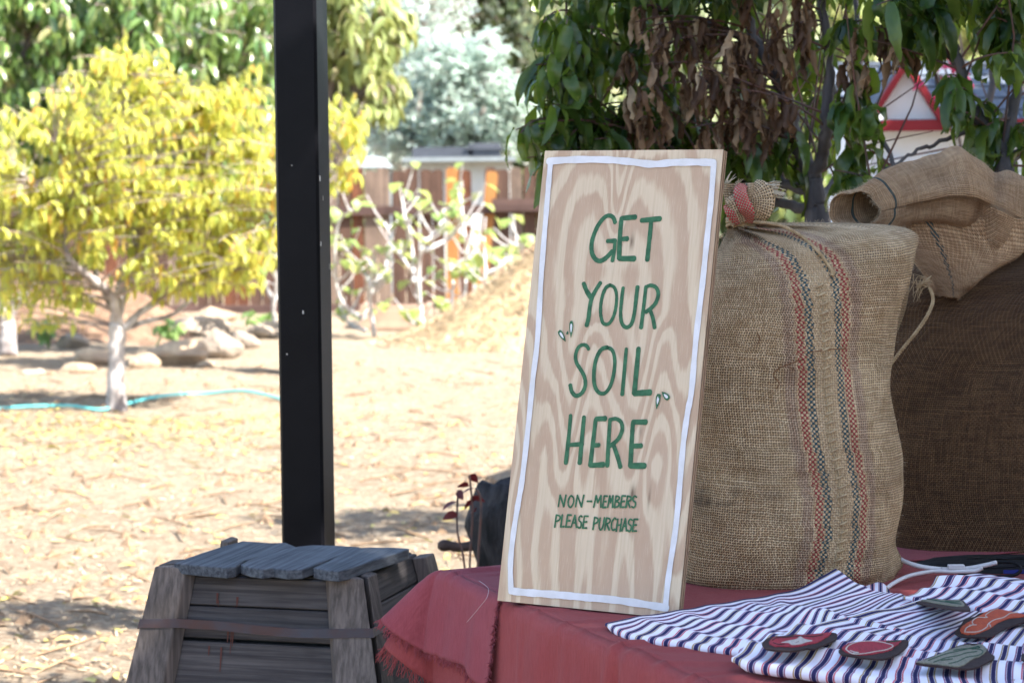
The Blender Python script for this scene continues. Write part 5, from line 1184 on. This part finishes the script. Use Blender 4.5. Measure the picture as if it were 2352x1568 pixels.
strip([W(1700, 512, Dn + .0), W(1687, 500, Dn - .010), W(1677, 485, Dn - .012), W(1668, 470, Dn)], [.006, .009, .009, .006], nf, m_red_w, 'neck_fold', sk1)
# frayed threads standing out of the neck
rg = random.Random(12)
mb = MB()
for (x0, y0, x1, y1, n_) in ((1755, 425, 1793, 424, 5), (1762, 436, 1808, 446, 7), (1762, 440, 1798, 446, 8), (1668, 418, 1684, 398, 6), (1760, 470, 1772, 460, 3), (1690, 422, 1700, 414, 4)):
    for k in range(n_):
        a = W(x0 + rg.uniform(-4, 4), y0 + rg.uniform(-4, 4), Dn + .01); e = W(x1 + rg.uniform(-9, 9), y1 + rg.uniform(-9, 9), Dn + rg.uniform(-.02, .03)); mb.tube(catn([a, lerp(a, e, .5) + V(0, 0, rg.uniform(-.004, .004)), e], 6), [.0011, .001, .0009, .0007, .0006, .0003], 4)
o = mb.build('frayed_threads', simple('pale fray', (.55, .47, .34), rough=.9), sk1); o['kind'] = 'stuff'
# loose roots caught on the sack
m_root = simple('brown fibre', (0.20, 0.09, 0.04), rough=.8)
for P in (((1842, 825), (1815, 835), (1790, 845), (1776, 860), (1790, 880), (1782, 893)), ((1860, 808), (1900, 803), (1945, 800)), ((1740, 765), (1745, 777), (1741, 790)), ((1815, 843), (1826, 850))):
    MB().tube(catn([sackpt(x, y, .0025) for x, y in P], 24), .0008, 4).build('loose_fibre', m_root, sk1)
# bottom corner tufts

D2 = 4.37
rings2 = [(2060, 1300, 2540, 1300, .15), (2020, 1276, 2580, 1276, .185), (2000, 1220, 2600, 1220, .195), (1990, 1100, 2610, 1100, .195), (1990, 900, 2610, 900, .19), (2010, 760, 2600, 760, .18), (2035, 680, 2570, 680, .165), (2075, 620, 2520, 620, .14), (2140, 575, 2440, 575, .10), (2180, 555, 2400, 555, .075)]
g2, info2 = ringloft(rings2, D2, 120, 140, lambda t, ph, p, b_: .008 * wob(ph * 2, t * 9, 1, 10) + .005 * wob(ph * 5, t * 20, 1, 14) + .006 * math.sin(ph * 9) * sst(.6, 1, t), expo=2.6)
sk2 = thing('open_sack', 'large dark brown burlap sack with its mouth folded over behind the striped sack', 'sack', W(2300, 1290, D2))
uv = []; L = 0
for i in range(120):
    if i: L += (g2[i][105] - g2[i - 1][105]).length
    a_ = 0
    for j in range(140):
        if j: a_ += (g2[i][j] - g2[i][j - 1]).length
        uv.append((a_, L))
mb = MB(); mb.grid(g2, closed=True); mb.f.append(tuple(range(140))); mb.build('sack_body', m_sack2, sk2, smooth=True, uv=uv)
# folded-over mouth: a soft tube running left, its dark opening towards us
def softtube(secs, n_t, n_a, wr, name, parent, mat, linefn=None, thick=.0022):
    """secs: (cx,cy,D, ea azimuth deg, r1, r2up, r2down) ; loop = c + ea*r1*cos + Z*r2*sin"""
    g_ = []; uv_ = []; ln = []; acc = 0; pc = None
    for i in range(n_t):
        t = i / (n_t - 1); S = [cat([s_[k] for s_ in secs], t) for k in range(7)]; c = W(S[0], S[1], S[2]); az = math.radians(S[3]); ea = V(math.cos(az), math.sin(az), 0)
        if pc is not None: acc += (c - pc).length
        pc = c; row = []
        for j in range(n_a):
            th = 2 * PI * j / n_a; r1 = S[4]; r2 = S[5] if math.sin(th) > 0 else S[6]
            p = c + ea * (r1 * math.cos(th)) + V(0, 0, 1) * (r2 * math.sin(th)); d_ = (p - c).normalized(); p = p + d_ * wr(t, th); row.append(p)
            uv_.append((acc, th * .09)); ln.append(linefn(t, th) if linefn else 0)
        g_.append(row)
    o = MB().grid(g_, closed=True).build(name, mat, parent, smooth=True, uv=uv_, attrs={'line': ln, 'stain': [0] * len(ln)}); md = o.modifiers.new('t', 'SOLIDIFY'); md.thickness = thick; md.offset = -1; return o, g_
def wr1(t, th):
    f = .004 * wob(t * 9, th * 1.6, 1, 16) * sst(0, .1, t) + .002 * wob(t * 25, th * 3, 1, 12)
    f += -.030 * math.exp(-((t - (.52 + .10 * (th - PI) / PI)) / .045) ** 2) * (1 if PI * .6 < th < PI * 2 else .15) * .6
    f += .014 * math.exp(-((t - (.60 + .10 * (th - PI) / PI)) / .05) ** 2) - .016 * math.exp(-((t - (.75 + .08 * (th - PI) / PI)) / .04) ** 2)
    f += .003 * math.sin(th * 5 + 2) * (1 - sst(0, .2, t))
    f += .010 * wob(t * 5 + 1, th * 2.4 + t * 3, 1, 30) * sst(.1, .4, t) - .012 * math.exp(-((th - 5.2 + 3.2 * (t - .35)) / .16) ** 2) * sst(.25, .45, t) - .010 * math.exp(-((th - 4.3 + 2.5 * (t - .5)) / .14) ** 2) * sst(.4, .6, t) - .008 * math.exp(-((th - 1.9 - 1.6 * (t - .5)) / .16) ** 2) * sst(.3, .5, t)
    return f
secs = [(1962, 484, 4.20, -42, .054, .034, .034), (1985, 480, 4.20, -52, .056, .042, .036), (2025, 471, 4.20, -62, .062, .054, .044), (2080, 458, 4.22, -72, .075, .063, .054), (2140, 449, 4.25, -80, .090, .073, .066), (2200, 452, 4.28, -86, .105, .078, .080), (2260, 470, 4.31, -92, .112, .078, .095), (2320, 492, 4.34, -98, .112, .074, .105), (2380, 515, 4.36, -104, .105, .072, .105), (2440, 545, 4.38, -110, .09, .06, .09)]
col_, gc = softtube(secs, 150, 110, wr1, 'folded_mouth', sk2, m_hess, lambda t, th: 1.0 if abs(t - .175) < .0085 else 0.0)
# second limp fold hanging below it
def wr2(t, th): return .004 * wob(t * 6, th * 2, 1, 22) + .004 * math.sin(th * 3 + t * 4) * t
secs2 = [(2230, 510, 4.30, -90, .10, .03, .03)]
def flap():
    """hanging fold: rows from the collar down to the open tip"""
    rows = [((2046, 492), (2370, 500), .03, .075), ((2062, 540), (2350, 575), .035, .07), ((2088, 580), (2290, 615), .04, .055), ((2108, 612), (2250, 640), .04, .045), ((2126, 636), (2222, 662), .035, .035), ((2136, 656), (2206, 676), .03, .025), ((2143, 672), (2196, 688), .024, .018)]
    g_ = []; uv_ = []; ln = []; n_t = 60; n_a = 72
    for i in range(n_t):
        t = i / (n_t - 1); lx, ly = cat([r[0][0] for r in rows], t), cat([r[0][1] for r in rows], t); rx, ry = cat([r[1][0] for r in rows], t), cat([r[1][1] for r in rows], t); dp = cat([r[2] for r in rows], t)
        Dd = 4.235 - .03 * t; a = W(lx, ly, Dd - .02); c = W(rx, ry, Dd + .02); m_ = (a + c) / 2; ax = (c - a) / 2; row = []
        for j in range(n_a):
            th = 2 * PI * j / n_a; p = m_ + ax * math.cos(th) + V(0, dp * math.sin(th), 0)
            p = p + V(0, -1, 0) * (.016 * math.sin(th * 2.0 + 1.0 + 2 * t) * (math.sin(th) < 0) * sst(0, .4, t) + .006 * wob(t * 6, th * 2, 1, 26)) + V(0, 0, .004 * wob(th * 2, t * 5, 1, 9)); row.append(p)
            uv_.append((th * (.10 - .05 * t), t * .16)); ln.append(1.0 if (PI * 1.15 < th < PI * 1.95) and abs(math.cos(th) - (-.62 + 1.10 * t)) < .05 else 0)
        g_.append(row)
    o = MB().grid(g_, closed=True).build('hanging_fold', m_hess, sk2, smooth=True, uv=uv_, attrs={'line': ln, 'stain': [0] * len(ln)}); md = o.modifiers.new('t', 'SOLIDIFY'); md.thickness = .0022; md.offset = -1
    return g_
gf = flap()
twist([W(2136, 660, 4.18), W(2143, 690, 4.17), W(2130, 725, 4.16), W(2105, 762, 4.15), W(2078, 795, 4.14), W(2052, 828, 4.12), W(2040, 842, 4.11)], .0034, 'hanging_cord', sk2, n=110, turns=22)
mb = MB()
for k in range(14):
    a = W(2132 + rg.uniform(-10, 10), 645 + rg.uniform(-12, 14), 4.16); mb.tube([a, a + V(rg.uniform(-.03, .0), rg.uniform(-.01, .01), rg.uniform(-.02, .012)), a + V(rg.uniform(-.045, -.01), 0, rg.uniform(-.04, .0))], [.0014, .001, .0004], 4)
for k in range(8):
    a = W(2041, 842, 4.11); mb.tube([a, a + V(rg.uniform(-.004, .004), 0, rg.uniform(-.008, .002))], [.001, .0004], 3)
o = mb.build('frayed_threads', m_twine, sk2); o['kind'] = 'stuff'
# fuzz on the jute
def fuzz(parent, G_, n, Lm, mat, seed, sel=None, r=.00022):
    rg = random.Random(seed); mb = MB(); nI, nJ = len(G_), len(G_[0])
    for _ in range(n):
        i = rg.randrange(1, nI - 1); j = rg.randrange(nJ); p = G_[i][j]
        nn = (G_[i + 1][j] - G_[i - 1][j]).cross(G_[i][(j + 1) % nJ] - G_[i][j - 1])
        if nn.length < 1e-9: continue
        nn.normalize()
        c = sum((G_[i][k] for k in range(0, nJ, max(1, nJ // 8))), V(0, 0, 0)) / len(range(0, nJ, max(1, nJ // 8)))
        if nn.dot(p - c) < 0: nn = -nn
        L_ = rg.uniform(.3, 1) * Lm; d = (nn + Vector([rg.uniform(-1, 1) for _ in range(3)]) * .8).normalized(); d2 = (d + Vector([rg.uniform(-1, 1) for _ in range(3)]) * .9).normalized()
        mb.tube([p, p + d * L_ * .5, p + d * L_ * .5 + d2 * L_ * .5], [r, r, r * .5], 3, cap=False)
    o = mb.build('fuzz', mat, parent); o['kind'] = 'stuff'
m_fz = simple('jute fuzz', (0.52, 0.40, 0.27), rough=.9)
fuzz(sk1, g[20:235], 2600, .010, m_fz, 1); fuzz(sk2, gc, 3000, .010, m_fz, 2); fuzz(sk2, gf, 700, .010, m_fz, 3)
fuzz(sk2, gc[:3], 500, .012, m_fz, 4)

# ------------------------------------------------------------ striped cloths
def stripemat(name, off):
    m, nt, b, out = newmat(name); N = NT(nt); uvn = nt.nodes.new('ShaderNodeUVMap'); s = N.sep(uvn.outputs[0]); p = .0262
    u = N.m('ADD', N.m('MULTIPLY', s[0], 1 / p), off); f = N.m('SUBTRACT', N.m('FRACT', u), .5); a = N.m('MULTIPLY', N.m('ABSOLUTE', f), p); k = N.m('MODULO', N.m('FLOOR', u), 4.0)
    navy = N.m('SUBTRACT', 1.0, N.step(.0036, .0040, a)); thin = N.band(a, .0044, .0070, .0002)
    isO = N.m('LESS_THAN', k, .5); isR = N.band(k, 1.5, 2.5, .1)
    tc = N.mix(isO, (0.22, 0.035, 0.085, 1), (0.34, 0.20, 0.04, 1)); tc = N.mix(isR, tc, (0.50, 0.03, 0.03, 1))
    c = N.mix(navy, (0.76, 0.73, 0.82, 1), (0.028, 0.024, 0.085, 1)); c = N.mix(N.m('MULTIPLY', thin, .9), c, tc)
    nt.links.new(c, b.inputs['Base Color']); b.inputs['Roughness'].default_value = .85; b.inputs['Specular IOR Level'].default_value = .15
    N.bump(N.noise(uvn.outputs[0], 900, 3), .2, .0006, b); return m
def sweep(name, label, Fp, Lp, zF, zL, u_off, nu_, nv_, wr, roll=.006, umul=1.0, extra=None, fan=0.0):
    """Fp: fold edge pixels (with height), Lp: left edge pixels (with height)"""
    Fw = [G(x, y, z) for x, y, z in Fp]; Lw = [G(x, y, z) for x, y, z in Lp]
    Fc = catn(Fw, nu_); Lc = catn(Lw, nv_); T0 = Fw[0]; us = [0.0]
    for a, c in zip(Fc, Fc[1:]): us.append(us[-1] + (V(c.x, c.y, 0) - V(a.x, a.y, 0)).length)
    vs_ = [0.0]
    for a, c in zip(Lc, Lc[1:]): vs_.append(vs_[-1] + (c - a).length)
    fd = (Fw[-1] - Fw[0]); fd.z = 0; fd.normalize(); gd = (Lw[-1] - Lw[0]); gd.z = 0; gd.normalize()
    g_ = []; uv_ = []
    rl = [(-PI * .5 + PI * k / 8) for k in range(8)]       # rolled front edge, bottom to top
    for i in range(nu_):
        row = []
        endf = sst(0, .03, us[i])
        for a in rl:
            rr = roll * (.35 + .65 * endf); h0 = Fc[i].z + wr(us[i], 0)
            row.append(V(Fc[i].x, Fc[i].y, h0 - rr) + gd * (-rr * math.cos(a) + rr) * 1.0 + V(0, 0, rr * math.sin(a)) - gd * rr * .0); uv_.append((us[i] * umul, -rr * (PI / 2 - a)))
        for j in range(nv_):
            off = Lc[j] - T0; fn = fan * sst(0, .45, us[i]); off = V(off.x * math.cos(fn) - off.y * math.sin(fn), off.x * math.sin(fn) + off.y * math.cos(fn), off.z); fall = math.exp(-us[i] / .28)
            z = Fc[i].z + off.z * (fall if not extra else 1) + wr(us[i], vs_[j])
            row.append(V(Fc[i].x + off.x, Fc[i].y + off.y, max(z, TZ + .003)) + gd * roll); uv_.append((us[i] * umul, vs_[j]))
        g_.append(row)
    me = MB().grid(g_); base = G(Fp[0][0], Fp[0][1], TZ)
    o = me.build(name, stripemat(name + ' stripes', u_off), None, base, smooth=True, uv=uv_)
    md = o.modifiers.new('t', 'SOLIDIFY'); md.thickness = .0012; md.offset = -1
    tag(o, label, 'cloth', 'striped cloths spread on the table'); return g_
def ridge(v, c, w_, a): return a * math.exp(-((v - c) / w_) ** 2)
def wrA(u, v):
    s_ = v + .14 * u
    e = sst(0, .03, v) * (.15 + .85 * sst(0, .09, u))
    return e * (ridge(s_, .060, .016, .0080) + ridge(s_, .125, .020, .0115) + ridge(s_ - .2 * u, .19, .020, .0100) + ridge(s_, .265, .022, .0115) + ridge(s_ + .25 * u, .33, .018, .008) + .0030 * wob(u * 22, v * 22, 1, 2)) + .001 * wob(u * 40, 0, 1, 5)
gA = sweep('striped_cloth', 'large striped cloth in front of the jute sack, folded edge near the sign', [(1391, 1430, .769), (1450, 1456, .768), (1560, 1474, .768), (1709, 1493, .768), (1950, 1538, .768), (2300, 1600, .768), (2700, 1680, .768)],
      [(1391, 1430, .769), (1467, 1415, .771), (1556, 1403, .776), (1620, 1391, .776), (1736, 1373, .778), (1820, 1354, .784), (1870, 1330, .797), (1913, 1306, .812)], 0, 0, .35, 150, 90, wrA, fan=.50)
def wrB(u, v):
    s_ = v - .18 * u; e = sst(0, .03, v)
    return e * (ridge(s_, .055, .018, .0095) + ridge(s_ + .1 * u, .120, .018, .0105) + ridge(s_, .185, .018, .0095) + .003 * wob(u * 24, v * 20, 1, 18)) + .0015 * wob(u * 34, 0, 1, 7)
gB = sweep('striped_cloth', 'nearest striped cloth whose rolled edge carries the red and green patches', [(1681, 1508, .784), (1740, 1522, .782), (1811, 1532, .782), (1930, 1546, .782), (2045, 1562, .782), (2300, 1598, .782), (2600, 1650, .782)],
      [(1681, 1508, .784), (1712, 1488, .786), (1765, 1466, .788), (1850, 1441, .790), (1960, 1413, .790), (2050, 1392, .790), (2110, 1376, .789)], 0, 0, .1, 130, 90, wrB, roll=.008, umul=1.06, fan=.42)
def wrC(u, v):
    e = sst(0, .02, v); return e * (ridge(v, .03, .01, .006) + ridge(v - .2 * u, .075, .012, .009) + .004 * wob(u * 26, v * 24, 1, 28)) + .0015 * wob(u * 30, 0, 1, 9)
gC = sweep('striped_cloth', 'crumpled striped cloth at the right edge in front of the black bag', [(2074, 1372, .787), (2130, 1374, .790), (2200, 1386, .792), (2280, 1402, .792), (2400, 1425, .792), (2600, 1460, .792)],
      [(2074, 1372, .787), (2100, 1362, .795), (2130, 1346, .803), (2162, 1333, .806), (2230, 1322, .806)], 0, 0, .6, 90, 60, wrC, roll=.004, extra=True)
# small upturned corner of the large cloth
sm = stripemat('corner stripes', .2)
o = MB().grid([[W(lerp(1975, 2052, i / 12), lerp(1345, 1372, i / 12) - 26 * math.sin(PI * (i / 12) ** 1.6) * (1 - (k / 8)) + 6 * k / 8, lerp(3.76, 3.72, k / 8) - .01 * math.sin(PI * k / 8)) for k in range(9)] for i in range(13)]).build('striped_cloth', sm, None, W(2013, 1360, 3.74), smooth=True, uv=[(i * .009 + .02, k * .006) for i in range(13) for k in range(9)])
md = o.modifiers.new('t', 'SOLIDIFY'); md.thickness = .0012
tag(o, 'small upturned striped corner touching the foot of the jute sack', 'cloth', 'striped cloths spread on the table')

# ------------------------------------------------------------ embroidered patches
m_felt = simple('dark brown felt', (0.045, 0.026, 0.026), (0.030, 0.018, 0.018), 60, rough=.95, bump=.3, bscale=400)
def embmat(name, c, c2, ang=0):
    m, nt, b, out = newmat(name); N = NT(nt); co = N.coord('Object', (900, 60, 60), (0, 0, ang)); n = N.noise(co, 1, 2); col = N.mix(N.step(.35, .65, n), (*c, 1), (*c2, 1))
    nt.links.new(col, b.inputs['Base Color']); b.inputs['Roughness'].default_value = .75; N.bump(n, .8, .0012, b); return m
m_er = embmat('red embroidery', (0.36, 0.018, 0.035), (0.24, 0.012, 0.025)); m_eo = embmat('orange embroidery', (0.52, 0.085, 0.025), (0.40, 0.055, 0.018), .5); m_eg = embmat('grey green embroidery', (0.24, 0.22, 0.165), (0.15, 0.145, 0.105), .4)
m_ew = embmat('off white embroidery', (0.50, 0.44, 0.40), (0.40, 0.35, 0.32)); m_ed = embmat('dark green thread', (0.015, 0.07, 0.045), (0.01, 0.05, 0.03)); m_edk = embmat('dark maroon thread', (0.06, 0.015, 0.02), (0.04, 0.012, 0.015))
def C5(x, y): return ((2900 + x / 1.9666) * .57422, (2050 + y / 1.9666) * .57422)
ALLG = [p for gg_ in (gA, gB, gC) for r in gg_ for p in r]
AG = np.array([tuple(p) for p in ALLG]); AG2 = np.array([tx(Vector(p)) for p in AG[::1]])
def patch(label, backing, inner, m_in, extras=(), lift=.0, tilt=None):
    cxp = sum(p[0] for p in backing) / len(backing); cyp = sum(p[1] for p in backing) / len(backing); cq = C5(cxp, cyp)
    d = ((AG2 - np.array(cq)) ** 2).sum(1); near = AG[np.argsort(d)[:60]]; z = float(near[:, 2].max()) + .0035 + lift
    n = Vector(tilt or (0, 0, 1)).normalized(); c0 = G(cq[0], cq[1], z)
    pj = lambda x, y, o=0: (lambda q_: onplane(q_[0], q_[1], c0, n) + n * o)(C5(x, y))
    t = thing('embroidered_patch', label, 'patch', c0, 'embroidered vegetable patches on the striped cloths')
    def solid(P, o0, o1, mat, name, dens=3, jag=0.0):
        Cc = [Vector(p) for p in P]; Cc = [cat(Cc + [Cc[0]], i / (len(Cc) * dens)) for i in range(len(Cc) * dens)]
        cc = sum(Cc, Vector((0, 0))) / len(Cc); Cc = [cc + (p - cc) * (1 + rnd.uniform(-jag, jag)) for p in Cc]
        tp = [pj(p.x, p.y, o1) for p in Cc]; bt = [pj(p.x, p.y, o0) for p in Cc]; N_ = len(tp)
        return MB().add(tp + bt, [tuple(range(N_)), tuple(range(2 * N_ - 1, N_ - 1, -1))] + [(i, i + N_, (i + 1) % N_ + N_, (i + 1) % N_) for i in range(N_)]).build(name, mat, t)
    solid(backing, 0.0008, .0036, m_felt, 'felt_backing'); solid(inner, .0036, .0050, m_in, 'embroidery', dens=6, jag=.03)
    for e in extras:
        if e[0] == 'f': solid(e[2], .0050, .0056, e[1], 'embroidery', jag=.01)
        else: MB().tube(catn([pj(x, y, .0053) for x, y in e[2]], len(e[2]) * 5), e[3] * .8 if len(e) > 3 else .0009, 5).build('stitched_line', e[1], t)
    return t
patch('dark felt patch embroidered with a red radish and pale star on the nearest cloth', [(290, 1045), (340, 1000), (440, 985), (500, 985), (545, 972), (620, 975), (740, 965), (835, 958), (882, 972), (868, 1015), (800, 1045), (700, 1085), (640, 1082), (560, 1100), (440, 1100), (330, 1086)],
      [(345, 1045), (380, 1005), (440, 1000), (520, 1000), (560, 985), (640, 985), (760, 972), (830, 968), (790, 1005), (730, 1040), (640, 1060), (560, 1075), (450, 1075), (375, 1068)], m_er,
      [('f', m_ew, [(440, 1048), (500, 1032), (560, 1022), (590, 998), (612, 1012), (640, 1024), (690, 1034), (640, 1045), (600, 1058), (530, 1066), (500, 1050)]), ('l', m_edk, [(375, 1030), (400, 1012), (470, 1008), (560, 1002), (620, 998), (700, 1000), (770, 985)], .0014), ('l', m_edk, [(380, 1050), (420, 1062), (470, 1060)], .0012), ('l', m_edk, [(560, 1048), (580, 1043)], .001)])
patch('dark felt patch embroidered with a round red beet outlined in white', [(893, 1100), (930, 1070), (985, 1040), (1100, 1028), (1240, 1028), (1340, 1020), (1430, 1018), (1442, 1050), (1400, 1095), (1330, 1140), (1240, 1166), (1120, 1160), (1000, 1142), (920, 1130)],
      [(918, 1085), (965, 1056), (1030, 1042), (1120, 1032), (1230, 1030), (1330, 1028), (1385, 1030), (1340, 1070), (1290, 1105), (1180, 1130), (1060, 1140), (980, 1128), (935, 1108)], m_er,
      [('l', m_ew, [(950, 1100), (975, 1070), (1040, 1045), (1120, 1036), (1200, 1040), (1280, 1056), (1322, 1076), (1270, 1105), (1180, 1120), (1080, 1138), (1000, 1135), (950, 1100)]), ('l', m_ew, [(985, 1112), (1020, 1124), (1050, 1128), (1000, 1136)]), ('l', m_ed, [(1270, 1045), (1330, 1040), (1370, 1034)], .0018)])
patch('grey green embroidered leaf patch with dark green veins at the near edge', [(1500, 1197), (1580, 1165), (1680, 1128), (1790, 1080), (1900, 1048), (2010, 1050), (2062, 1088), (2080, 1120), (2122, 1150), (2062, 1192), (1950, 1240), (1840, 1240), (1700, 1225), (1560, 1212)],
      [(1510, 1196), (1620, 1168), (1700, 1130), (1800, 1090), (1900, 1066), (1960, 1070), (2000, 1058), (2035, 1070), (2052, 1105), (2010, 1150), (1950, 1170), (1880, 1218), (1820, 1232), (1700, 1218), (1580, 1208)], m_eg,
      [('l', m_ed, [(1600, 1190), (1700, 1150), (1760, 1132), (1850, 1112), (1900, 1100), (1980, 1080)]), ('l', m_ed, [(1640, 1205), (1740, 1168), (1830, 1152), (1900, 1130), (1980, 1120)]), ('l', m_ed, [(1760, 1215), (1830, 1198), (1900, 1165), (1990, 1150), (2030, 1120), (1990, 1100), (1880, 1098), (1800, 1110)]), ('l', m_ed, [(1950, 1100), (1990, 1080), (2000, 1090)], .002), ('l', m_ed, [(1700, 1190), (1790, 1178)])])
patch('dark felt patch embroidered with an orange carrot at the right edge', [(1805, 958), (1850, 905), (1890, 850), (1960, 835), (2000, 808), (2080, 790), (2150, 748), (2250, 738), (2400, 715), (2560, 720), (2560, 830), (2400, 860), (2200, 925), (2140, 960), (2060, 992), (1950, 992), (1850, 985)],
      [(1850, 940), (1880, 905), (1930, 875), (1990, 840), (2060, 800), (2140, 775), (2260, 765), (2340, 740), (2500, 735), (2500, 800), (2340, 838), (2240, 850), (2150, 885), (2090, 925), (2010, 962), (1930, 978), (1870, 970)], m_eo,
      [('l', m_ew, [(1885, 965), (1900, 930), (1950, 905), (1945, 880), (1985, 850), (2060, 850), (2050, 830), (2110, 790), (2180, 775), (2280, 782), (2325, 800), (2290, 812), (2240, 818), (2190, 850), (2120, 868), (2070, 900), (2060, 925), (1990, 962), (1885, 965)]), ('l', m_ew, [(1920, 910), (1980, 908)]), ('l', m_ew, [(2080, 900), (2090, 925)]), ('f', m_ed, [(2285, 785), (2310, 770), (2352, 768), (2352, 778), (2330, 786), (2310, 792)])])
patch('tilted felt patch with a grey green leaf seen almost edge on', [(1405, 674), (1470, 668), (1600, 682), (1740, 700), (1830, 698), (1880, 712), (1905, 740), (1932, 782), (1840, 782), (1760, 768), (1600, 742), (1500, 715), (1430, 690)],
      [(1470, 680), (1560, 684), (1680, 700), (1760, 712), (1830, 706), (1866, 722), (1886, 752), (1820, 756), (1740, 746), (1620, 724), (1520, 702)], m_eg,
      [('l', m_ed, [(1500, 686), (1600, 704), (1700, 722), (1800, 738), (1860, 746)], .0014), ('l', m_ed, [(1740, 722), (1800, 728), (1850, 728)], .0016)], lift=.010, tilt=(-.10, .16, 1))
patch('corner of a dark felt patch cut off by the right edge of the frame', [(2330, 1140), (2352, 1122), (2450, 1100), (2560, 1120), (2560, 1180), (2400, 1190), (2335, 1170)], [(2360, 1142), (2440, 1120), (2530, 1130), (2530, 1165), (2400, 1172)], m_eg)

# ------------------------------------------------------------ white cables and black bag
m_cab = simple('white cable', (0.66, 0.63, 0.63), (0.56, 0.54, 0.55), 10, rough=.4)
def ctube(name, label, pts, r, mat, cat_='cable'):
    P = [W(x, y, D_) for x, y, D_ in pts]; o = MB().tube(catn(P, 60), r, 8).build(name, mat, None, P[0], smooth=True)
    return tag(o, label, cat_, 'white cables by the black bag')
ctube('cable', 'upper white cable curving from the sack corner to the black bag', [(2050, 1266, 4.02), (2068, 1283, 3.98), (2095, 1295, 3.95), (2130, 1303, 3.94), (2175, 1307, 3.93), (2220, 1305, 3.92), (2260, 1298, 3.91), (2289, 1291, 3.90)], .0040, m_cab)
ctube('cable', 'lower white cable running down towards the striped cloth', [(2034, 1352, 3.82), (2055, 1337, 3.84), (2082, 1324, 3.87), (2112, 1316, 3.89), (2150, 1311, 3.915), (2195, 1312, 3.91), (2240, 1310, 3.905), (2256, 1303, 3.90)], .0036, m_cab)
cl = thing('cable_clip', 'small white plastic clip holding the two cables together', 'clip', W(2198, 1302, 3.92))
MB().box(W(2196, 1301, 3.915), .028, .012, .008).build('clip_body', m_cab, cl, bevel=.001); MB().box(W(2196, 1305, 3.922), .050, .010, .003).build('base', m_cab, cl)
m_blk = simple('black nylon', (0.004, 0.004, 0.005), (0.008, 0.007, 0.009), 30, rough=.7, bump=.5, bscale=60, bdist=.004)
bg = thing('black_bag', 'low black nylon bag lying in the shadow under the brown sack', 'bag', G(2250, 1340, TZ))
rb = [(2115, 1344, 2480, 1350, .07), (2098, 1334, 2500, 1340, .085), (2095, 1318, 2505, 1318, .085), (2110, 1298, 2500, 1298, .08), (2150, 1285, 2480, 1283, .055), (2220, 1281, 2440, 1279, .02)]
gk, _ = ringloft(rb, 4.05, 40, 90, lambda t, ph, p, b_: .006 * wob(ph * 4, t * 9, 1, 36) + .004 * wob(ph * 9, t * 15, 1, 40), expo=2.4)
mb = MB(); mb.grid(gk, closed=True); mb.f.append(tuple(range(90))); mb.f.append(tuple(39 * 90 + k for k in range(90))[::-1]); mb.build('bag_body', m_blk, bg, smooth=True)
MB().tube(catn([W(2290, 1290, 3.95), W(2330, 1292, 3.93), W(2345, 1305, 3.92), (W(2330, 1320, 3.92)), W(2280, 1322, 3.93), W(2200, 1318, 3.95)], 40), .0028, 6).build('cord', m_blk, bg, smooth=True)
MB().tube(catn([W(2240, 1305, 3.95), W(2300, 1302, 3.93), W(2352, 1298, 3.93), W(2400, 1300, 3.95)], 30), .0024, 6).build('cord', m_blk, bg, smooth=True)
MB().box(W(2328, 1312, 3.925), .035, .006, .006).build('blue_tag', simple('blue tag', (0.01, 0.02, 0.16), rough=.5), bg)

# ------------------------------------------------------------ pergola frame on the black post, and unseen block and tree added to shade the stall
ca_ = thing('pergola', 'open black steel pergola frame carried by the black post', 'pergola', (2.4, 0.8, 2.6))
for yy in (-3.6, 0.7, 5.05): MB().box((2.62, yy, 2.66), 6.4, .08, .12).build('beam', m_post, ca_)
for xx in (-.5, 1.6, 3.6, 5.7): MB().box((xx, .72, 2.78), .06, 8.9, .10).build('rafter', m_post, ca_)
for xx, yy in ((-.5, -3.6), (5.7, -3.6), (5.7, 5.05)): MB().box((xx, yy, 1.29), .097, .097, 2.58).build('corner_post', m_post, ca_)
hs_ = thing('shade_block', 'plain tall house wall standing right of the stall', 'house', (9.5, -5, 0))  # added out of view to keep the sun off the stall
m_hw = simple('stucco', (0.22, 0.19, 0.16), (0.18, 0.155, 0.13), 3, rough=.9, bump=.4, bscale=20)
MB().box((9.6, -4.6, 3.9), 5.0, 12.4, 7.8).build('wall', m_hw, hs_)
MB().box((9.6, -4.6, 7.9), 5.6, 13.0, .18).build('roof', m_slate, hs_)
for yy in (-8, -4.5, -1): 
    o = MB().box((7.085, yy, 1.6), .03, 1.2, 1.3).build('window', m_white, hs_); MB().box((7.066, yy, 1.6), .012, 1.05, 1.15).build('pane', m_win, o)
bT = V(3.6, 3.6, 0)  # unseen tree added to dapple and shade the near peach tree
tree('garden_tree', 'tall spreading tree whose crown overhangs the stall from the right', 'tree', bT, [([bT + V(0, 0, 1.8), V(3.2, 3.9, 3.0), V(2.4, 4.4, 3.9)], .09, .03), ([bT + V(0, 0, 1.8), V(3.8, 3.0, 3.1), V(3.4, 2.4, 4.2)], .08, .03), ([V(3.2, 3.9, 3.0), V(3.9, 4.8, 3.6), V(4.2, 5.2, 4.0)], .06, .02)],
     [(V(2.0, 4.3, 3.75), V(1.15, .8, .35)), (V(3.3, 4.6, 3.9), V(1.2, 1.1, .5)), (V(3.6, 2.6, 4.3), V(1.4, 1.6, .6)), (V(2.3, 3.2, 4.2), V(.9, .8, .35), .7)], 700, 10, [leaf_tpl(.20, .12, 3, .6, .3, seed=i) for i in range(3)], m_green, m_twig, m_bark, 0, 79, trunk=([bT, bT + V(.05, 0, .9), bT + V(0, 0, 1.9)], .17, .12))
